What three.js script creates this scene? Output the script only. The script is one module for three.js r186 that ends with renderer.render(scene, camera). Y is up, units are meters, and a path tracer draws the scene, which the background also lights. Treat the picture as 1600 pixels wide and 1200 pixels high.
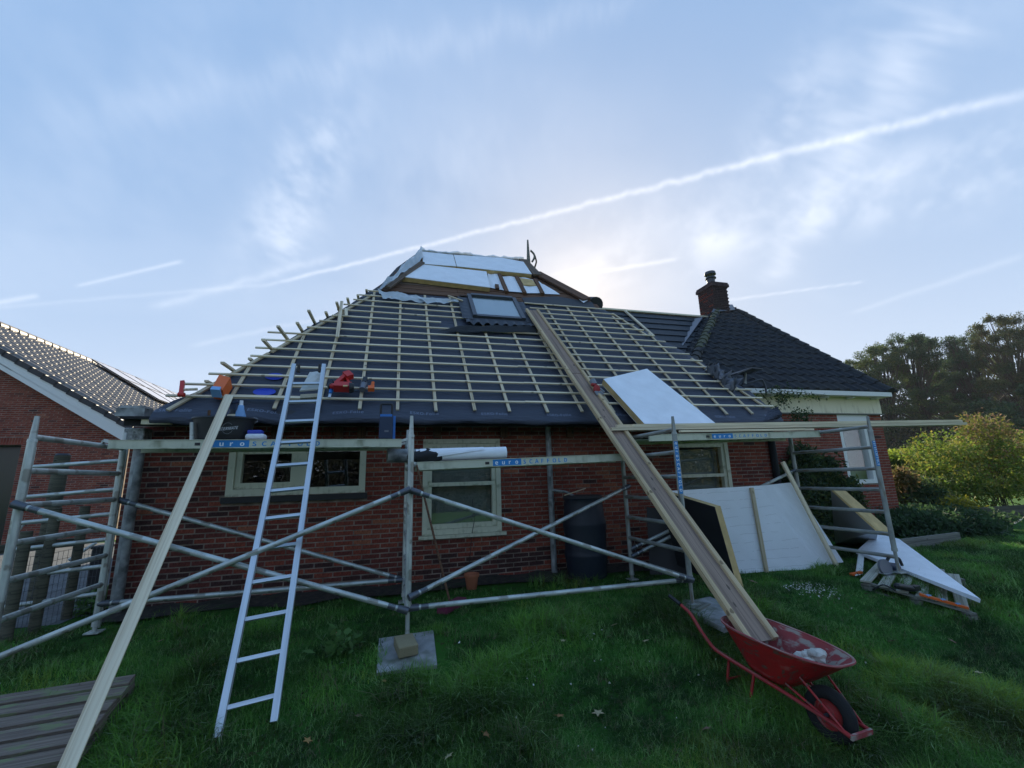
import * as THREE from 'three';
import { mergeGeometries } from 'three/addons/utils/BufferGeometryUtils.js';
import { RoundedBoxGeometry } from 'three/addons/geometries/RoundedBoxGeometry.js';

// ---------------------------------------------------------------- random, vectors
function rng(seed) { let a = seed >>> 0; return () => { a = (a + 0x6D2B79F5) | 0; let t = Math.imul(a ^ (a >>> 15), 1 | a); t = (t + Math.imul(t ^ (t >>> 7), 61 | t)) ^ t; return ((t ^ (t >>> 14)) >>> 0) / 4294967296; }; }
const V = (x, y, z) => new THREE.Vector3(x, y, z);
const lerp = (a, b, t) => a + (b - a) * t;
const mix = (a, b, t) => a.clone().lerp(b, t);
const clamp = (x, a, b) => Math.max(a, Math.min(b, x));
const sstep = (a, b, x) => { const t = clamp((x - a) / (b - a), 0, 1); return t * t * (3 - 2 * t); };

// ---------------------------------------------------------------- camera, sky, sun, exposure
const scene = new THREE.Scene();
const FOCAL = 679.5, CAM = V(0, 1.43, 6.6916);
const camera = new THREE.PerspectiveCamera(2 * Math.atan(600 / FOCAL) * 180 / Math.PI, 4 / 3, 0.05, 2000);
camera.rotation.order = 'YXZ';
camera.rotation.set(0.21334, -0.26703, -0.02935);
camera.position.copy(CAM);
camera.updateMatrixWorld(true);
const CQ = camera.quaternion.clone();
// surveying helpers: a sight line of the survey photograph met with a real plane
const ray = (u, v) => V((u - 800) / FOCAL, (600 - v) / FOCAL, -1).applyQuaternion(CQ).normalize();
const onPlane = (u, v, P, n) => { const d = ray(u, v); return CAM.clone().addScaledVector(d, n.dot(P.clone().sub(CAM)) / n.dot(d)); };
const Zp = (u, v, z) => onPlane(u, v, V(0, 0, z), V(0, 0, 1));
const Yp = (u, v, y) => onPlane(u, v, V(0, y, 0), V(0, 1, 0));
const Xp = (u, v, x) => onPlane(u, v, V(x, 0, 0), V(1, 0, 0));
const PITCH = 46 * Math.PI / 180;
const ROOF_P = V(0, 2.563, 0.385), ROOF_N = V(0, Math.cos(PITCH), Math.sin(PITCH)), ROOF_UP = V(0, Math.sin(PITCH), -Math.cos(PITCH));
const Rp = (u, v, off = 0) => onPlane(u, v, ROOF_P.clone().addScaledVector(ROOF_N, off), ROOF_N);
const sp = (x, k) => x / k > 30 ? x : k * Math.log(1 + Math.exp(x / k));
const gy = (z) => -0.36 * sp(z - 2.26, 0.1) + 0.18 * sp(z - 3.3, 0.15) + 0.18 * sp(z - 5.4, 0.3);      // the lawn falls away from the house
function Gp(u, v, h = 0) { const d = ray(u, v); let t = 0.5; for (let i = 0; i < 4000; i++) { const y = CAM.y + d.y * t, z = CAM.z + d.z * t; if (y < gy(z) + h) break; t += 0.01; } return CAM.clone().addScaledVector(d, t); }
function slopeN(z) { const s = (gy(z + 0.05) - gy(z - 0.05)) / 0.1; return V(0, 1, -s).normalize(); }

const SUN = ray(905, 472);
const skyW = 2048, skyH = 1024;
{
  const data = new Float32Array(skyW * skyH * 4);
  const R0 = rng(11), G = 256, tab = new Float32Array(G * G); for (let i = 0; i < tab.length; i++) tab[i] = R0();
  const vn = (x, y) => { const xi = Math.floor(x), yi = Math.floor(y); let fx = x - xi, fy = y - yi; fx = fx * fx * (3 - 2 * fx); fy = fy * fy * (3 - 2 * fy); const g = (a, b) => tab[((b % G + G) % G) * G + ((a % G + G) % G)]; return lerp(lerp(g(xi, yi), g(xi + 1, yi), fx), lerp(g(xi, yi + 1), g(xi + 1, yi + 1), fx), fy); };
  const fbm = (x, y, o = 5) => { let s = 0, a = 0.5, n = 0; for (let i = 0; i < o; i++) { s += a * vn(x, y); n += a; x = x * 2.03 + 17.3; y = y * 2.03 + 9.1; a *= 0.52; } return s / n; };
  // vapour trails: start, end (sight lines), angular half width at both ends, strength, raggedness
  const trails = [
    [[430, 443], [1640, 135], 0.0028, 0.0072, 0.34, 0.9], [[-20, 482], [430, 443], 0.002, 0.003, 0.10, 0.6],
    [[120, 447], [285, 408], 0.0014, 0.0022, 0.30, 0.2], [[-30, 478], [60, 462], 0.003, 0.003, 0.24, 0.4],
    [[880, 434], [1060, 404], 0.003, 0.004, 0.28, 0.5], [[860, 430], [940, 410], 0.002, 0.002, 0.14, 0.5],
    [[1130, 470], [1352, 440], 0.0018, 0.0014, 0.27, 0.2], [[1330, 490], [1600, 398], 0.003, 0.005, 0.10, 0.5],
    [[60, 200], [1010, 0], 0.03, 0.02, 0.07, 1.0], [[240, 480], [520, 400], 0.006, 0.008, 0.13, 0.8], [[300, 540], [560, 485], 0.004, 0.004, 0.10, 0.6],
    [[1200, 440], [1480, 0], 0.02, 0.05, 0.16, 1.2],
  ].map(([a, b, w0, w1, s, rg]) => { const A = ray(...a), B = ray(...b), N = A.clone().cross(B).normalize(), T = N.clone().cross(A); return { A, N, T, L: Math.acos(clamp(A.dot(B), -1, 1)), w0, w1, s, rg }; });
  // cirrus patches: centre, angular size along / across, tilt direction towards a second sight line, strength
  const patches = [
    [[470, 290], [520, 200], 0.20, 0.065, 0.34], [[445, 370], [460, 330], 0.07, 0.05, 0.25], [[700, 250], [900, 200], 0.32, 0.13, 0.10], [[250, 110], [500, 40], 0.5, 0.14, 0.09],
    [[1070, 385], [1290, 320], 0.36, 0.06, 0.36], [[1480, 275], [1600, 245], 0.24, 0.055, 0.5], [[1230, 200], [1270, 130], 0.16, 0.06, 0.26], [[1200, 300], [1350, 260], 0.3, 0.10, 0.12],
    [[930, 360], [1010, 340], 0.25, 0.06, 0.14], [[140, 300], [240, 260], 0.28, 0.1, 0.07], [[1440, 60], [1500, 0], 0.22, 0.1, 0.12],
  ].map(([a, b, l, w, s]) => { const A = ray(...a), B = ray(...b); const T = B.clone().addScaledVector(A, -A.dot(B)).normalize(), N = A.clone().cross(T); return { A, T, N, l, w, s }; });
  const d = V(0, 0, 0);
  for (let j = 0; j < skyH; j++) {
    const el = ((j + 0.5) / skyH - 0.5) * Math.PI, cy = Math.cos(el), sy = Math.sin(el);
    for (let i = 0; i < skyW; i++) {
      const az = ((i + 0.5) / skyW - 0.5) * 2 * Math.PI;
      d.set(Math.cos(az) * cy, sy, Math.sin(az) * cy);
      const e = Math.max(sy, 0), hz = Math.pow(1 - e, 2.2);
      let r = lerp(0.112, 0.44, hz), g = lerp(0.265, 0.565, hz), b = lerp(0.53, 0.735, hz);
      const ca = clamp(d.dot(SUN), -1, 1), an = Math.acos(ca);
      const g1 = Math.exp(-an / 0.20), g2 = Math.exp(-an / 0.55);
      r += 0.26 * g1 + 0.17 * g2; g += 0.17 * g1 + 0.12 * g2; b += 0.04 * g1 + 0.03 * g2;
      let c = 0;
      if (sy > -0.02) {
        const px = d.x / (sy + 0.25), pz = d.z / (sy + 0.25);
        for (const p of patches) {
          const da = d.dot(p.A); if (da < 0.4) continue;
          const x = d.dot(p.T) / p.l, y = d.dot(p.N) / p.w, q = x * x + y * y; if (q > 5) continue;
          const f = fbm(x * 4 + p.l * 90, y * 1.1 + 40 * p.w + x * 0.8, 5), f2 = fbm(x * 17 + 3, y * 3.2 + 7, 3);
          c += p.s * Math.exp(-q * 1.3) * sstep(0.25, 0.8, f * 0.75 + f2 * 0.25);
        }
        for (const t of trails) {
          const dn = d.dot(t.N); if (Math.abs(dn) > 0.25) continue;
          const s = Math.atan2(d.dot(t.T), d.dot(t.A)) / t.L; if (s < -0.05 || s > 1.05) continue;
          const w = lerp(t.w0, t.w1, clamp(s, 0, 1)), nn = fbm(s * t.L * 40, t.w0 * 1000, 3) - 0.5;
          const y = dn / w + nn * t.rg * 1.6;
          const rag = 1 - t.rg * 0.5 + t.rg * fbm(s * t.L * 150 + 5, dn / w * 0.9, 3);
          c += t.s * Math.exp(-y * y) * sstep(-0.04, 0.05, s) * sstep(1.04, 0.93, s) * rag;
        }
        c += 0.05 * sstep(0.42, 0.75, fbm(px * 1.3 + 4, pz * 3 + 2, 5)) * sstep(0, 0.3, sy);
      } else { const k = sstep(-0.02, -0.25, sy); r = lerp(r, 0.10, k); g = lerp(g, 0.12, k); b = lerp(b, 0.10, k); }
      c = Math.min(c, 0.85) * 0.95; r *= 0.80; g *= 0.735; b *= 0.69;
      r += c * (0.50 - r * 0.45); g += c * (0.48 - g * 0.45); b += c * (0.48 - b * 0.5);
      const o = (j * skyW + i) * 4; data[o] = r; data[o + 1] = g; data[o + 2] = b; data[o + 3] = 1;
    }
  }
  const t = new THREE.DataTexture(data, skyW, skyH, THREE.RGBAFormat, THREE.FloatType);
  t.mapping = THREE.EquirectangularReflectionMapping; t.magFilter = THREE.LinearFilter; t.minFilter = THREE.LinearFilter; t.wrapS = THREE.RepeatWrapping; t.needsUpdate = true;
  scene.background = t; scene.environment = t;
}
const sun = new THREE.DirectionalLight(new THREE.Color(1, 0.86, 0.64), 4.8);
sun.position.copy(SUN).multiplyScalar(80); sun.castShadow = true; sun.shadow.radius = 1; sun.shadow.mapSize.set(4096, 4096);
Object.assign(sun.shadow.camera, { left: -40, right: 40, top: 40, bottom: -40, near: 1, far: 220 });
scene.add(sun, sun.target);
const renderer = new THREE.WebGLRenderer({ antialias: true });
renderer.toneMapping = THREE.LinearToneMapping; renderer.toneMappingExposure = 2.1; renderer.shadowMap.enabled = true;

// ---------------------------------------------------------------- naming
const used = {};
function numbered(n) { if (used[n] === undefined) { used[n] = 0; return n; } used[n]++; return n + '_' + String(used[n]).padStart(3, '0'); }
function tag(o, label, category, group, kind) { if (label) o.userData.label = label; if (category) o.userData.category = category; if (group) o.userData.group = group; if (kind) o.userData.kind = kind; return o; }
function thing(name, label, category, pos = V(0, 0, 0), group) { const o = new THREE.Group(); o.name = numbered(name); o.position.copy(pos); scene.add(o); return tag(o, label, category, group); }
const wpos = (o) => { const p = V(0, 0, 0); while (o && o !== scene) { p.add(o.position); o = o.parent; } return p; };
function part(parent, name, geo, m, label) {          // geometry given in place; stored relative to its parent
  const p = wpos(parent); if (p.lengthSq() > 0) geo.translate(-p.x, -p.y, -p.z);
  const o = new THREE.Mesh(geo, m); o.name = name; o.castShadow = o.receiveShadow = true; parent.add(o); if (label) o.userData.label = label; return o;
}
function solo(name, geo, m, label, category, group, at) {       // a thing that is one mesh; origin moved to `at`
  if (at) geo.translate(-at.x, -at.y, -at.z);
  const o = new THREE.Mesh(geo, m); o.name = numbered(name); if (at) o.position.copy(at); o.castShadow = o.receiveShadow = true; scene.add(o); return tag(o, label, category, group);
}
function struct(name, geo, m) { const o = new THREE.Mesh(geo, m); o.name = numbered(name); o.receiveShadow = o.castShadow = true; o.userData.kind = 'structure'; scene.add(o); return o; }
const copyOf = (o, name, pos, label) => { const c = o.clone(); c.name = numbered(name); if (pos) c.position.copy(pos); scene.add(c); if (label) c.userData = { ...o.userData, label }; return c; };

// ---------------------------------------------------------------- geometry helpers (uv in metres)
function metreUV(g, w, h, d) { const uv = g.attributes.uv, s = [[d, h], [d, h], [w, d], [w, d], [w, h], [w, h]]; for (let f = 0; f < 6; f++) for (let k = 0; k < 4; k++) { const i = f * 4 + k; uv.setXY(i, uv.getX(i) * s[f][0], uv.getY(i) * s[f][1]); } return g; }
function boxG(w, h, d) { return metreUV(new THREE.BoxGeometry(w, h, d), w, h, d); }
let beamSeed = 0;
function frameM(a, b, up) { const x = b.clone().sub(a).normalize(); let z = x.clone().cross(up); if (z.lengthSq() < 1e-6) z = x.clone().cross(V(0.3, 0.2, 1)); z.normalize(); const y = z.clone().cross(x); return new THREE.Matrix4().makeBasis(x, y, z); }
function beam(a, b, w, t, up = V(0, 1, 0)) {          // w across, t along `up`
  const L = a.distanceTo(b), g = boxG(L, t, w); const o = (beamSeed = (beamSeed * 7.31 + 0.37) % 5); const uv = g.attributes.uv; for (let i = 0; i < uv.count; i++) uv.setXY(i, uv.getX(i) + o, uv.getY(i) + o * 1.7);
  const m = frameM(a, b, up); m.setPosition(mix(a, b, 0.5)); return g.applyMatrix4(m);
}
function tube(a, b, r0, r1 = r0, seg = 14, open = false) { const L = a.distanceTo(b); const g = new THREE.CylinderGeometry(r1, r0, L, seg, 1, open); const uv = g.attributes.uv; for (let i = 0; i < uv.count; i++) uv.setXY(i, uv.getX(i) * r0 * 6, uv.getY(i) * L); g.applyQuaternion(new THREE.Quaternion().setFromUnitVectors(V(0, 1, 0), b.clone().sub(a).normalize())); const c = mix(a, b, 0.5); return g.translate(c.x, c.y, c.z); }
function pipe(pts, r, seg = 10, n = 24) { return new THREE.TubeGeometry(new THREE.CatmullRomCurve3(pts, false, 'catmullrom', 0.3), n, r, seg, false); }
const norm = (g) => { const n = g.index ? g.toNonIndexed() : g; for (const k of Object.keys(n.attributes)) if (!['position', 'normal', 'uv'].includes(k)) n.deleteAttribute(k); if (!n.attributes.uv) n.setAttribute('uv', new THREE.BufferAttribute(new Float32Array(n.attributes.position.count * 2), 2)); if (!n.attributes.normal) n.computeVertexNormals(); return n; };
const merge = (gs) => mergeGeometries(gs.map(norm));
function grid(nu, nv, fn, uvf) { const pos = [], uv = [], idx = []; for (let j = 0; j <= nv; j++) for (let i = 0; i <= nu; i++) { const p = fn(i / nu, j / nv); pos.push(p.x, p.y, p.z); const q = uvf ? uvf(i / nu, j / nv, p) : [i / nu, j / nv]; uv.push(q[0], q[1]); } for (let j = 0; j < nv; j++) for (let i = 0; i < nu; i++) { const a = j * (nu + 1) + i, b = a + 1, c = a + nu + 1, e = c + 1; idx.push(a, b, e, a, e, c); } const g = new THREE.BufferGeometry(); g.setAttribute('position', new THREE.Float32BufferAttribute(pos, 3)); g.setAttribute('uv', new THREE.Float32BufferAttribute(uv, 2)); g.setIndex(idx); g.computeVertexNormals(); return g; }
const bil = (c, u, v) => mix(mix(c[0], c[1], u), mix(c[3], c[2], u), v);   // corners: 00, 10, 11, 01
function polyG(pts, hint, uvScale = 1) {        // flat polygon (any plane), fan via shape triangulation
  const n = V(0, 0, 0); for (let i = 0; i < pts.length; i++) { const a = pts[i], b = pts[(i + 1) % pts.length]; n.add(V((a.y - b.y) * (a.z + b.z), (a.z - b.z) * (a.x + b.x), (a.x - b.x) * (a.y + b.y))); } n.normalize();
  const ax = hint ? hint.clone().addScaledVector(n, -hint.dot(n)).normalize() : pts[1].clone().sub(pts[0]).normalize(), ay = n.clone().cross(ax);
  const p2 = pts.map((p) => new THREE.Vector2(p.dot(ax), p.dot(ay))); const tri = THREE.ShapeUtils.triangulateShape(p2, []);
  const g = new THREE.BufferGeometry(), pos = [], uv = []; for (const t of tri) for (const k of t) { pos.push(pts[k].x, pts[k].y, pts[k].z); uv.push(p2[k].x * uvScale, p2[k].y * uvScale); }
  g.setAttribute('position', new THREE.Float32BufferAttribute(pos, 3)); g.setAttribute('uv', new THREE.Float32BufferAttribute(uv, 2)); g.computeVertexNormals(); return g;
}
function slab(pts, thick, n) {                 // polygon extruded by thick along n
  const up = pts.map((p) => p.clone()), dn = pts.map((p) => p.clone().addScaledVector(n, -thick)); const gs = [polyG(up), polyG(dn.slice().reverse())];
  for (let i = 0; i < pts.length; i++) { const j = (i + 1) % pts.length; gs.push(polyG([up[j], up[i], dn[i], dn[j]])); } return merge(gs);
}
const edgeStrip = (a, b, thick, n) => polyG([a, b, b.clone().addScaledVector(n, -thick), a.clone().addScaledVector(n, -thick)]);

// ---------------------------------------------------------------- procedural textures
const NG = 64, ntab = (() => { const r = rng(5), t = new Float32Array(NG * NG); for (let i = 0; i < t.length; i++) t[i] = r(); return t; })();
function pn(x, y, px, py) { const xi = Math.floor(x), yi = Math.floor(y); let fx = x - xi, fy = y - yi; fx = fx * fx * (3 - 2 * fx); fy = fy * fy * (3 - 2 * fy); const g = (a, b) => ntab[(((b % py) + py) % py % NG) * NG + (((a % px) + px) % px % NG)]; return lerp(lerp(g(xi, yi), g(xi + 1, yi), fx), lerp(g(xi, yi + 1), g(xi + 1, yi + 1), fx), fy); }
function pf(u, v, fx, fy, o = 4) { let s = 0, a = 0.5, n = 0; for (let i = 0; i < o; i++) { s += a * pn(u * fx + i * 0, v * fy, fx, fy); n += a; fx *= 2; fy *= 2; a *= 0.55; } return s / n; }
function tex(w, h, fn, srgb = true, rep = [1, 1]) { const d = new Uint8Array(w * h * 4); for (let j = 0; j < h; j++) for (let i = 0; i < w; i++) { const c = fn(i / w, j / h, i, j), o = (j * w + i) * 4; d[o] = clamp(c[0], 0, 255); d[o + 1] = clamp(c[1], 0, 255); d[o + 2] = clamp(c[2], 0, 255); d[o + 3] = 255; } const t = new THREE.DataTexture(d, w, h); t.wrapS = t.wrapT = THREE.RepeatWrapping; t.magFilter = THREE.LinearFilter; t.minFilter = THREE.LinearMipmapLinearFilter; t.generateMipmaps = true; t.repeat.set(...rep); if (srgb) t.colorSpace = THREE.SRGBColorSpace; t.needsUpdate = true; return t; }
const tone = (c, k) => [c[0] * k, c[1] * k, c[2] * k];
const mixc = (a, b, t) => [lerp(a[0], b[0], t), lerp(a[1], b[1], t), lerp(a[2], b[2], t)];
const S = (o) => new THREE.MeshStandardMaterial(o);
const lin = (r, g, b) => new THREE.Color().setRGB(r, g, b);
function woodTex(base, dark, seed) { return tex(512, 256, (u, v) => { const w = pf(u, v, 2, 6, 3), gr = pf(u + seed, v, 3, 48, 3), st = pf(u, v + seed, 1, 16, 2); let k = gr * 0.6 + st * 0.4; let c = mixc(base, dark, sstep(0.35, 0.8, k) * 0.75); const kn = pn(u * 9, v * 7 + seed, 9, 7); if (kn > 0.93) c = mixc(c, tone(dark, 0.6), 0.6); return tone(c, 0.9 + 0.2 * w); }, true, [0.7, 2.5]); }
const bumpNoise = (f, o = 4) => tex(256, 256, (u, v) => { const k = pf(u, v, f, f, o) * 255; return [k, k, k]; }, false);
const BN8 = bumpNoise(8), BN24 = bumpNoise(24, 3);
const withRep = (t, x, y) => { const c = t.clone(); c.repeat.set(x, y); c.needsUpdate = true; return c; };
const tPine = woodTex([234, 220, 190], [198, 174, 138], 3), tPine2 = woodTex([226, 213, 186], [184, 162, 130], 9), tOld = woodTex([112, 96, 82], [58, 48, 42], 5), tGrey = woodTex([128, 128, 120], [72, 72, 66], 7);
const M = {
  pine: S({ map: tPine, roughness: 0.75 }), pine2: S({ map: tPine2, roughness: 0.8 }), pineC: S({ map: tPine2, color: lin(0.8, 0.78, 0.74), roughness: 0.8 }),
  oldWood: S({ map: tOld, roughness: 0.9, bumpMap: withRep(BN24, 1, 4), bumpScale: 0.004 }), brownWood: S({ map: tOld, color: lin(0.95, 0.66, 0.5), roughness: 0.9 }), greyWood: S({ map: tGrey, roughness: 0.95, bumpMap: withRep(BN24, 1, 6), bumpScale: 0.004 }), fencePost: S({ map: tGrey, color: lin(0.55, 0.52, 0.42), roughness: 0.95 }),
  galv: S({ map: tex(256, 256, (u, v) => { const k = pf(u, v, 6, 6, 4), s = pf(u, v, 20, 3, 3); const d = pf(u + 0.2, v + 0.6, 9, 9, 4); return mixc(tone([204, 210, 206], 0.78 + 0.34 * k - 0.16 * sstep(0.55, 0.8, s)), [118, 112, 100], 0.55 * sstep(0.56, 0.7, d)); }, true, [1, 1]), metalness: 0.55, roughness: 0.5 }),
  alu: S({ map: tex(256, 128, (u, v) => { const k = pf(u, v, 2, 40, 3); return tone([214, 219, 226], 0.85 + 0.2 * k); }), metalness: 0.5, roughness: 0.42 }),
  deckSide: S({ map: tex(256, 128, (u, v) => { const k = pf(u, v, 5, 5, 4), d = pf(u, v, 16, 4, 3); return mixc([196, 198, 178], [140, 142, 120], sstep(0.45, 0.75, k * 0.6 + d * 0.4)); }), metalness: 0.25, roughness: 0.55 }),
  deckTop: S({ color: lin(0.10, 0.075, 0.055), roughness: 0.8 }),
  clamp: S({ color: lin(0.12, 0.13, 0.15), metalness: 0.7, roughness: 0.5 }),
  black: S({ color: lin(0.012, 0.013, 0.016), roughness: 0.5 }), blackMatt: S({ color: lin(0.012, 0.013, 0.015), roughness: 0.85 }), dark: S({ color: lin(0.03, 0.03, 0.035), roughness: 0.6 }),
  frame: S({ map: tex(256, 256, (u, v) => { const k = pf(u, v, 4, 4, 4), d = pf(u, v, 14, 5, 3); return mixc([212, 213, 190], [150, 152, 124], sstep(0.5, 0.82, k * 0.6 + d * 0.4)); }), roughness: 0.55 }),
  whiteFrame: S({ color: lin(0.72, 0.73, 0.70), roughness: 0.5 }), cream: S({ map: tex(256, 256, (u, v) => { const k = pf(u, v, 3, 3, 5), d = pf(u, v, 20, 2, 3); return mixc([232, 224, 196], [190, 180, 150], sstep(0.5, 0.85, k * 0.5 + d * 0.5)); }), roughness: 0.8 }),
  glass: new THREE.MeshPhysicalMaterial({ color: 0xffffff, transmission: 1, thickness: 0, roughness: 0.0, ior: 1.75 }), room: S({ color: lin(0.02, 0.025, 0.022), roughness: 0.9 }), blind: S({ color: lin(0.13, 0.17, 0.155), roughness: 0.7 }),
  mortar: S({ map: tex(256, 256, (u, v) => tone([164, 146, 132], 0.55 + 0.55 * pf(u, v, 8, 8, 4))), roughness: 0.95 }),
  foam: S({ map: tex(128, 128, (u, v) => tone([200, 172, 120], 0.85 + 0.25 * pf(u, v, 10, 10, 4))), roughness: 0.9 }),
  white: S({ bumpMap: withRep(BN8, 0.8, 0.8), bumpScale: 0.006, map: tex(256, 256, (u, v) => tone([238, 242, 248], 0.94 + 0.08 * pf(u, v, 5, 5, 4))), roughness: 0.55 }),
  plasticSheet: new THREE.MeshPhysicalMaterial({ color: lin(0.62, 0.68, 0.72), roughness: 0.35, transmission: 0.35, thickness: 0 }),
  red: S({ map: tex(512, 512, (u, v) => { const k = pf(u, v, 6, 6, 5), s = pf(u + 0.3, v, 22, 22, 3); let c = mixc([186, 38, 40], [126, 28, 30], k); if (s > 0.58) c = mixc(c, [104, 72, 62], sstep(0.58, 0.72, s)); const d = pf(u + 0.1, v + 0.7, 4, 9, 5); c = mixc(c, [164, 112, 104], 0.6 * sstep(0.56, 0.75, d)); return c; }), roughness: 0.5, bumpMap: withRep(BN24, 2, 2), bumpScale: 0.002 }),
  redIn: S({ map: tex(512, 512, (u, v) => { const k = pf(u, v, 5, 5, 5), s = pf(u + 0.3, v + 0.6, 12, 12, 5); let c = mixc([168, 62, 66], [122, 62, 62], k); c = mixc(c, [158, 146, 136], sstep(0.42, 0.62, s)); return c; }), roughness: 0.8 }),
  tyre: S({ color: lin(0.014, 0.014, 0.015), roughness: 0.9, bumpMap: BN24, bumpScale: 0.004 }), plyGrey: S({ map: woodTex([152, 130, 114], [104, 88, 78], 4), roughness: 0.9 }),
  orange: S({ color: lin(0.72, 0.13, 0.02), roughness: 0.5 }), redTool: S({ color: lin(0.5, 0.02, 0.015), roughness: 0.4 }), blue: S({ color: lin(0.02, 0.16, 0.5), roughness: 0.45 }), navy: S({ color: lin(0.015, 0.03, 0.07), roughness: 0.55 }), lightBlue: S({ color: lin(0.2, 0.4, 0.7), roughness: 0.5 }), markBlue: S({ color: lin(0.02, 0.05, 0.45), roughness: 0.4 }), purple: S({ color: lin(0.16, 0.02, 0.06), roughness: 0.6 }),
  terracotta: S({ color: lin(0.36, 0.12, 0.06), roughness: 0.9 }), lead: S({ color: lin(0.06, 0.065, 0.08), roughness: 0.55, metalness: 0.2 }), leadLight: S({ color: lin(0.16, 0.17, 0.2), roughness: 0.5, metalness: 0.3 }),
  zinc: S({ map: withRep(BN8, 1, 1), color: lin(0.55, 0.58, 0.58), metalness: 0.2, roughness: 0.6 }), concrete: S({ map: tex(256, 256, (u, v) => mixc(tone([152, 152, 152], 0.75 + 0.4 * pf(u, v, 12, 12, 4)), [92, 96, 84], sstep(0.5, 0.75, pf(u, v + 0.4, 4, 4, 4)))), roughness: 0.95 }), brickTan: S({ color: lin(0.26, 0.22, 0.13), roughness: 0.95, bumpMap: BN24, bumpScale: 0.004 }),
  bark: S({ map: tex(128, 256, (u, v) => tone([86, 76, 64], 0.5 + 0.8 * pf(u, v, 12, 4, 4))), roughness: 0.95 }), soil: S({ map: tex(512, 512, (u, v) => mixc(tone([54, 48, 42], 0.5 + pf(u, v, 30, 30, 4)), [44, 56, 34], sstep(0.5, 0.7, pf(u, v + 0.3, 6, 6, 4)))), roughness: 1 }), grey: S({ color: lin(0.4, 0.42, 0.44), roughness: 0.7 }),
  railWood: S({ map: tPine2, color: lin(0.70, 0.62, 0.51), roughness: 0.85 }), galvOld: S({ map: tex(256, 256, (u, v) => { const k = pf(u, v, 7, 7, 4), q = pf(u, v + 0.3, 18, 4, 3); return mixc(tone([172, 176, 172], 0.75 + 0.35 * k), [128, 118, 104], sstep(0.5, 0.75, q)); }), metalness: 0.4, roughness: 0.62 }), paleBoard: S({ map: tGrey, color: lin(1.9, 1.85, 1.75), roughness: 0.9 }), solar: S({ color: lin(0.62, 0.62, 0.66), roughness: 0.38, metalness: 0.8 }),
};
M.frame.map.repeat.set(1.5, 1.5);
const foilMat = (() => {       // dark roofing membrane, printed lines of lettering across the roll
  const W = 1024, H = 1536, c = document.createElement('canvas'); c.width = W; c.height = H; const x = c.getContext('2d');
  x.fillStyle = '#3b3f4b'; x.fillRect(0, 0, W, H);
  const r = rng(3); x.fillStyle = '#3b3f4b'; for (let i = 0; i < 2600; i++) { const k = 52 + r() * 22 | 0; x.fillStyle = `rgba(${k},${k + 4},${k + 15},0.25)`; x.fillRect(r() * W, r() * H, 20 + r() * 160, 1 + r() * 5); }
  x.fillStyle = 'rgba(150,158,176,0.62)'; x.font = 'bold 80px sans-serif'; x.textBaseline = 'middle';
  for (const yy of [1420]) { x.fillText('ESKO-Folie', 200, yy); } x.fillStyle = '#3c404c'; x.fillRect(0, 0, W, 6);
  const t = new THREE.CanvasTexture(c); t.colorSpace = THREE.SRGBColorSpace; t.wrapS = THREE.RepeatWrapping; t.wrapT = THREE.ClampToEdgeWrapping; t.repeat.set(1 / 1.0, 1 / 1.5);
  return S({ map: t, color: lin(0.80, 0.83, 0.90), roughness: 0.6, bumpMap: withRep(BN8, 0.5, 1.6), bumpScale: 0.02 });
})();
function letterMat(draw, w, h, opt = {}) { const c = document.createElement('canvas'); c.width = w; c.height = h; const x = c.getContext('2d'); draw(x, w, h); const t = new THREE.CanvasTexture(c); t.colorSpace = THREE.SRGBColorSpace; return S({ map: t, roughness: 0.5, ...opt }); }
const scaffoldLabel = letterMat((x, w, h) => { x.fillStyle = '#c3c6b2'; x.fillRect(0, 0, w, h); x.fillStyle = '#1f7fc4'; x.fillRect(0, 0, w * 0.36, h); x.font = `bold ${h * 0.78}px sans-serif`; x.textBaseline = 'middle'; x.fillStyle = '#e8eef0'; const s1 = 'euro', s2 = 'SCAFFOLD'; for (let i = 0; i < 4; i++) x.fillText(s1[i], w * (0.025 + i * 0.085), h * 0.5); x.fillStyle = '#1f7fc4'; for (let i = 0; i < 8; i++) x.fillText(s2[i], w * (0.385 + i * 0.077), h * 0.54); }, 1024, 96);
scene.fog = new THREE.FogExp2(new THREE.Color(0.8, 0.84, 0.9), 0.0004);
// ---------------------------------------------------------------- ground
{
  const xs = [-400, -200, -100, -60, -40], zs = [-600, -300, -150, -80, -50, -30, -20, -14, -10, -7, -5, -4, -3, -2, -1.2, -0.6];
  for (let x = -30; x <= 34; x += (x < -6 || x > 14) ? 2 : 0.25) xs.push(x); xs.push(45, 60, 100, 200, 400);
  for (let z = 0; z <= 9; z += 0.12) zs.push(z); zs.push(12, 18, 30, 60, 120, 300, 600);
  const nu = xs.length - 1, nv = zs.length - 1;
  const tl = tex(512, 512, (u, v) => { const k = pf(u, v, 5, 5, 5), f = pf(u, v, 90, 90, 2); return mixc(mixc([46, 84, 34], [64, 104, 42], k), [62, 60, 40], sstep(0.62, 0.8, f)); }); tl.repeat.set(0.5, 0.5);
  const g = grid(nu, nv, (a, b) => { const x = xs[Math.round(a * nu)], z = zs[Math.round(b * nv)]; return V(x, gy(z) + (z > 0.3 && z < 9 && Math.abs(x) < 20 ? 0.03 * (pn(x * 1.7, z * 1.7, 64, 64) - 0.5) : 0), z); }, (a, b, p) => [p.x, p.z]);
  struct('lawn', g, new THREE.MeshPhysicalMaterial({ map: tl, roughness: 1, specularIntensity: 0.1 }));
}
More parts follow.
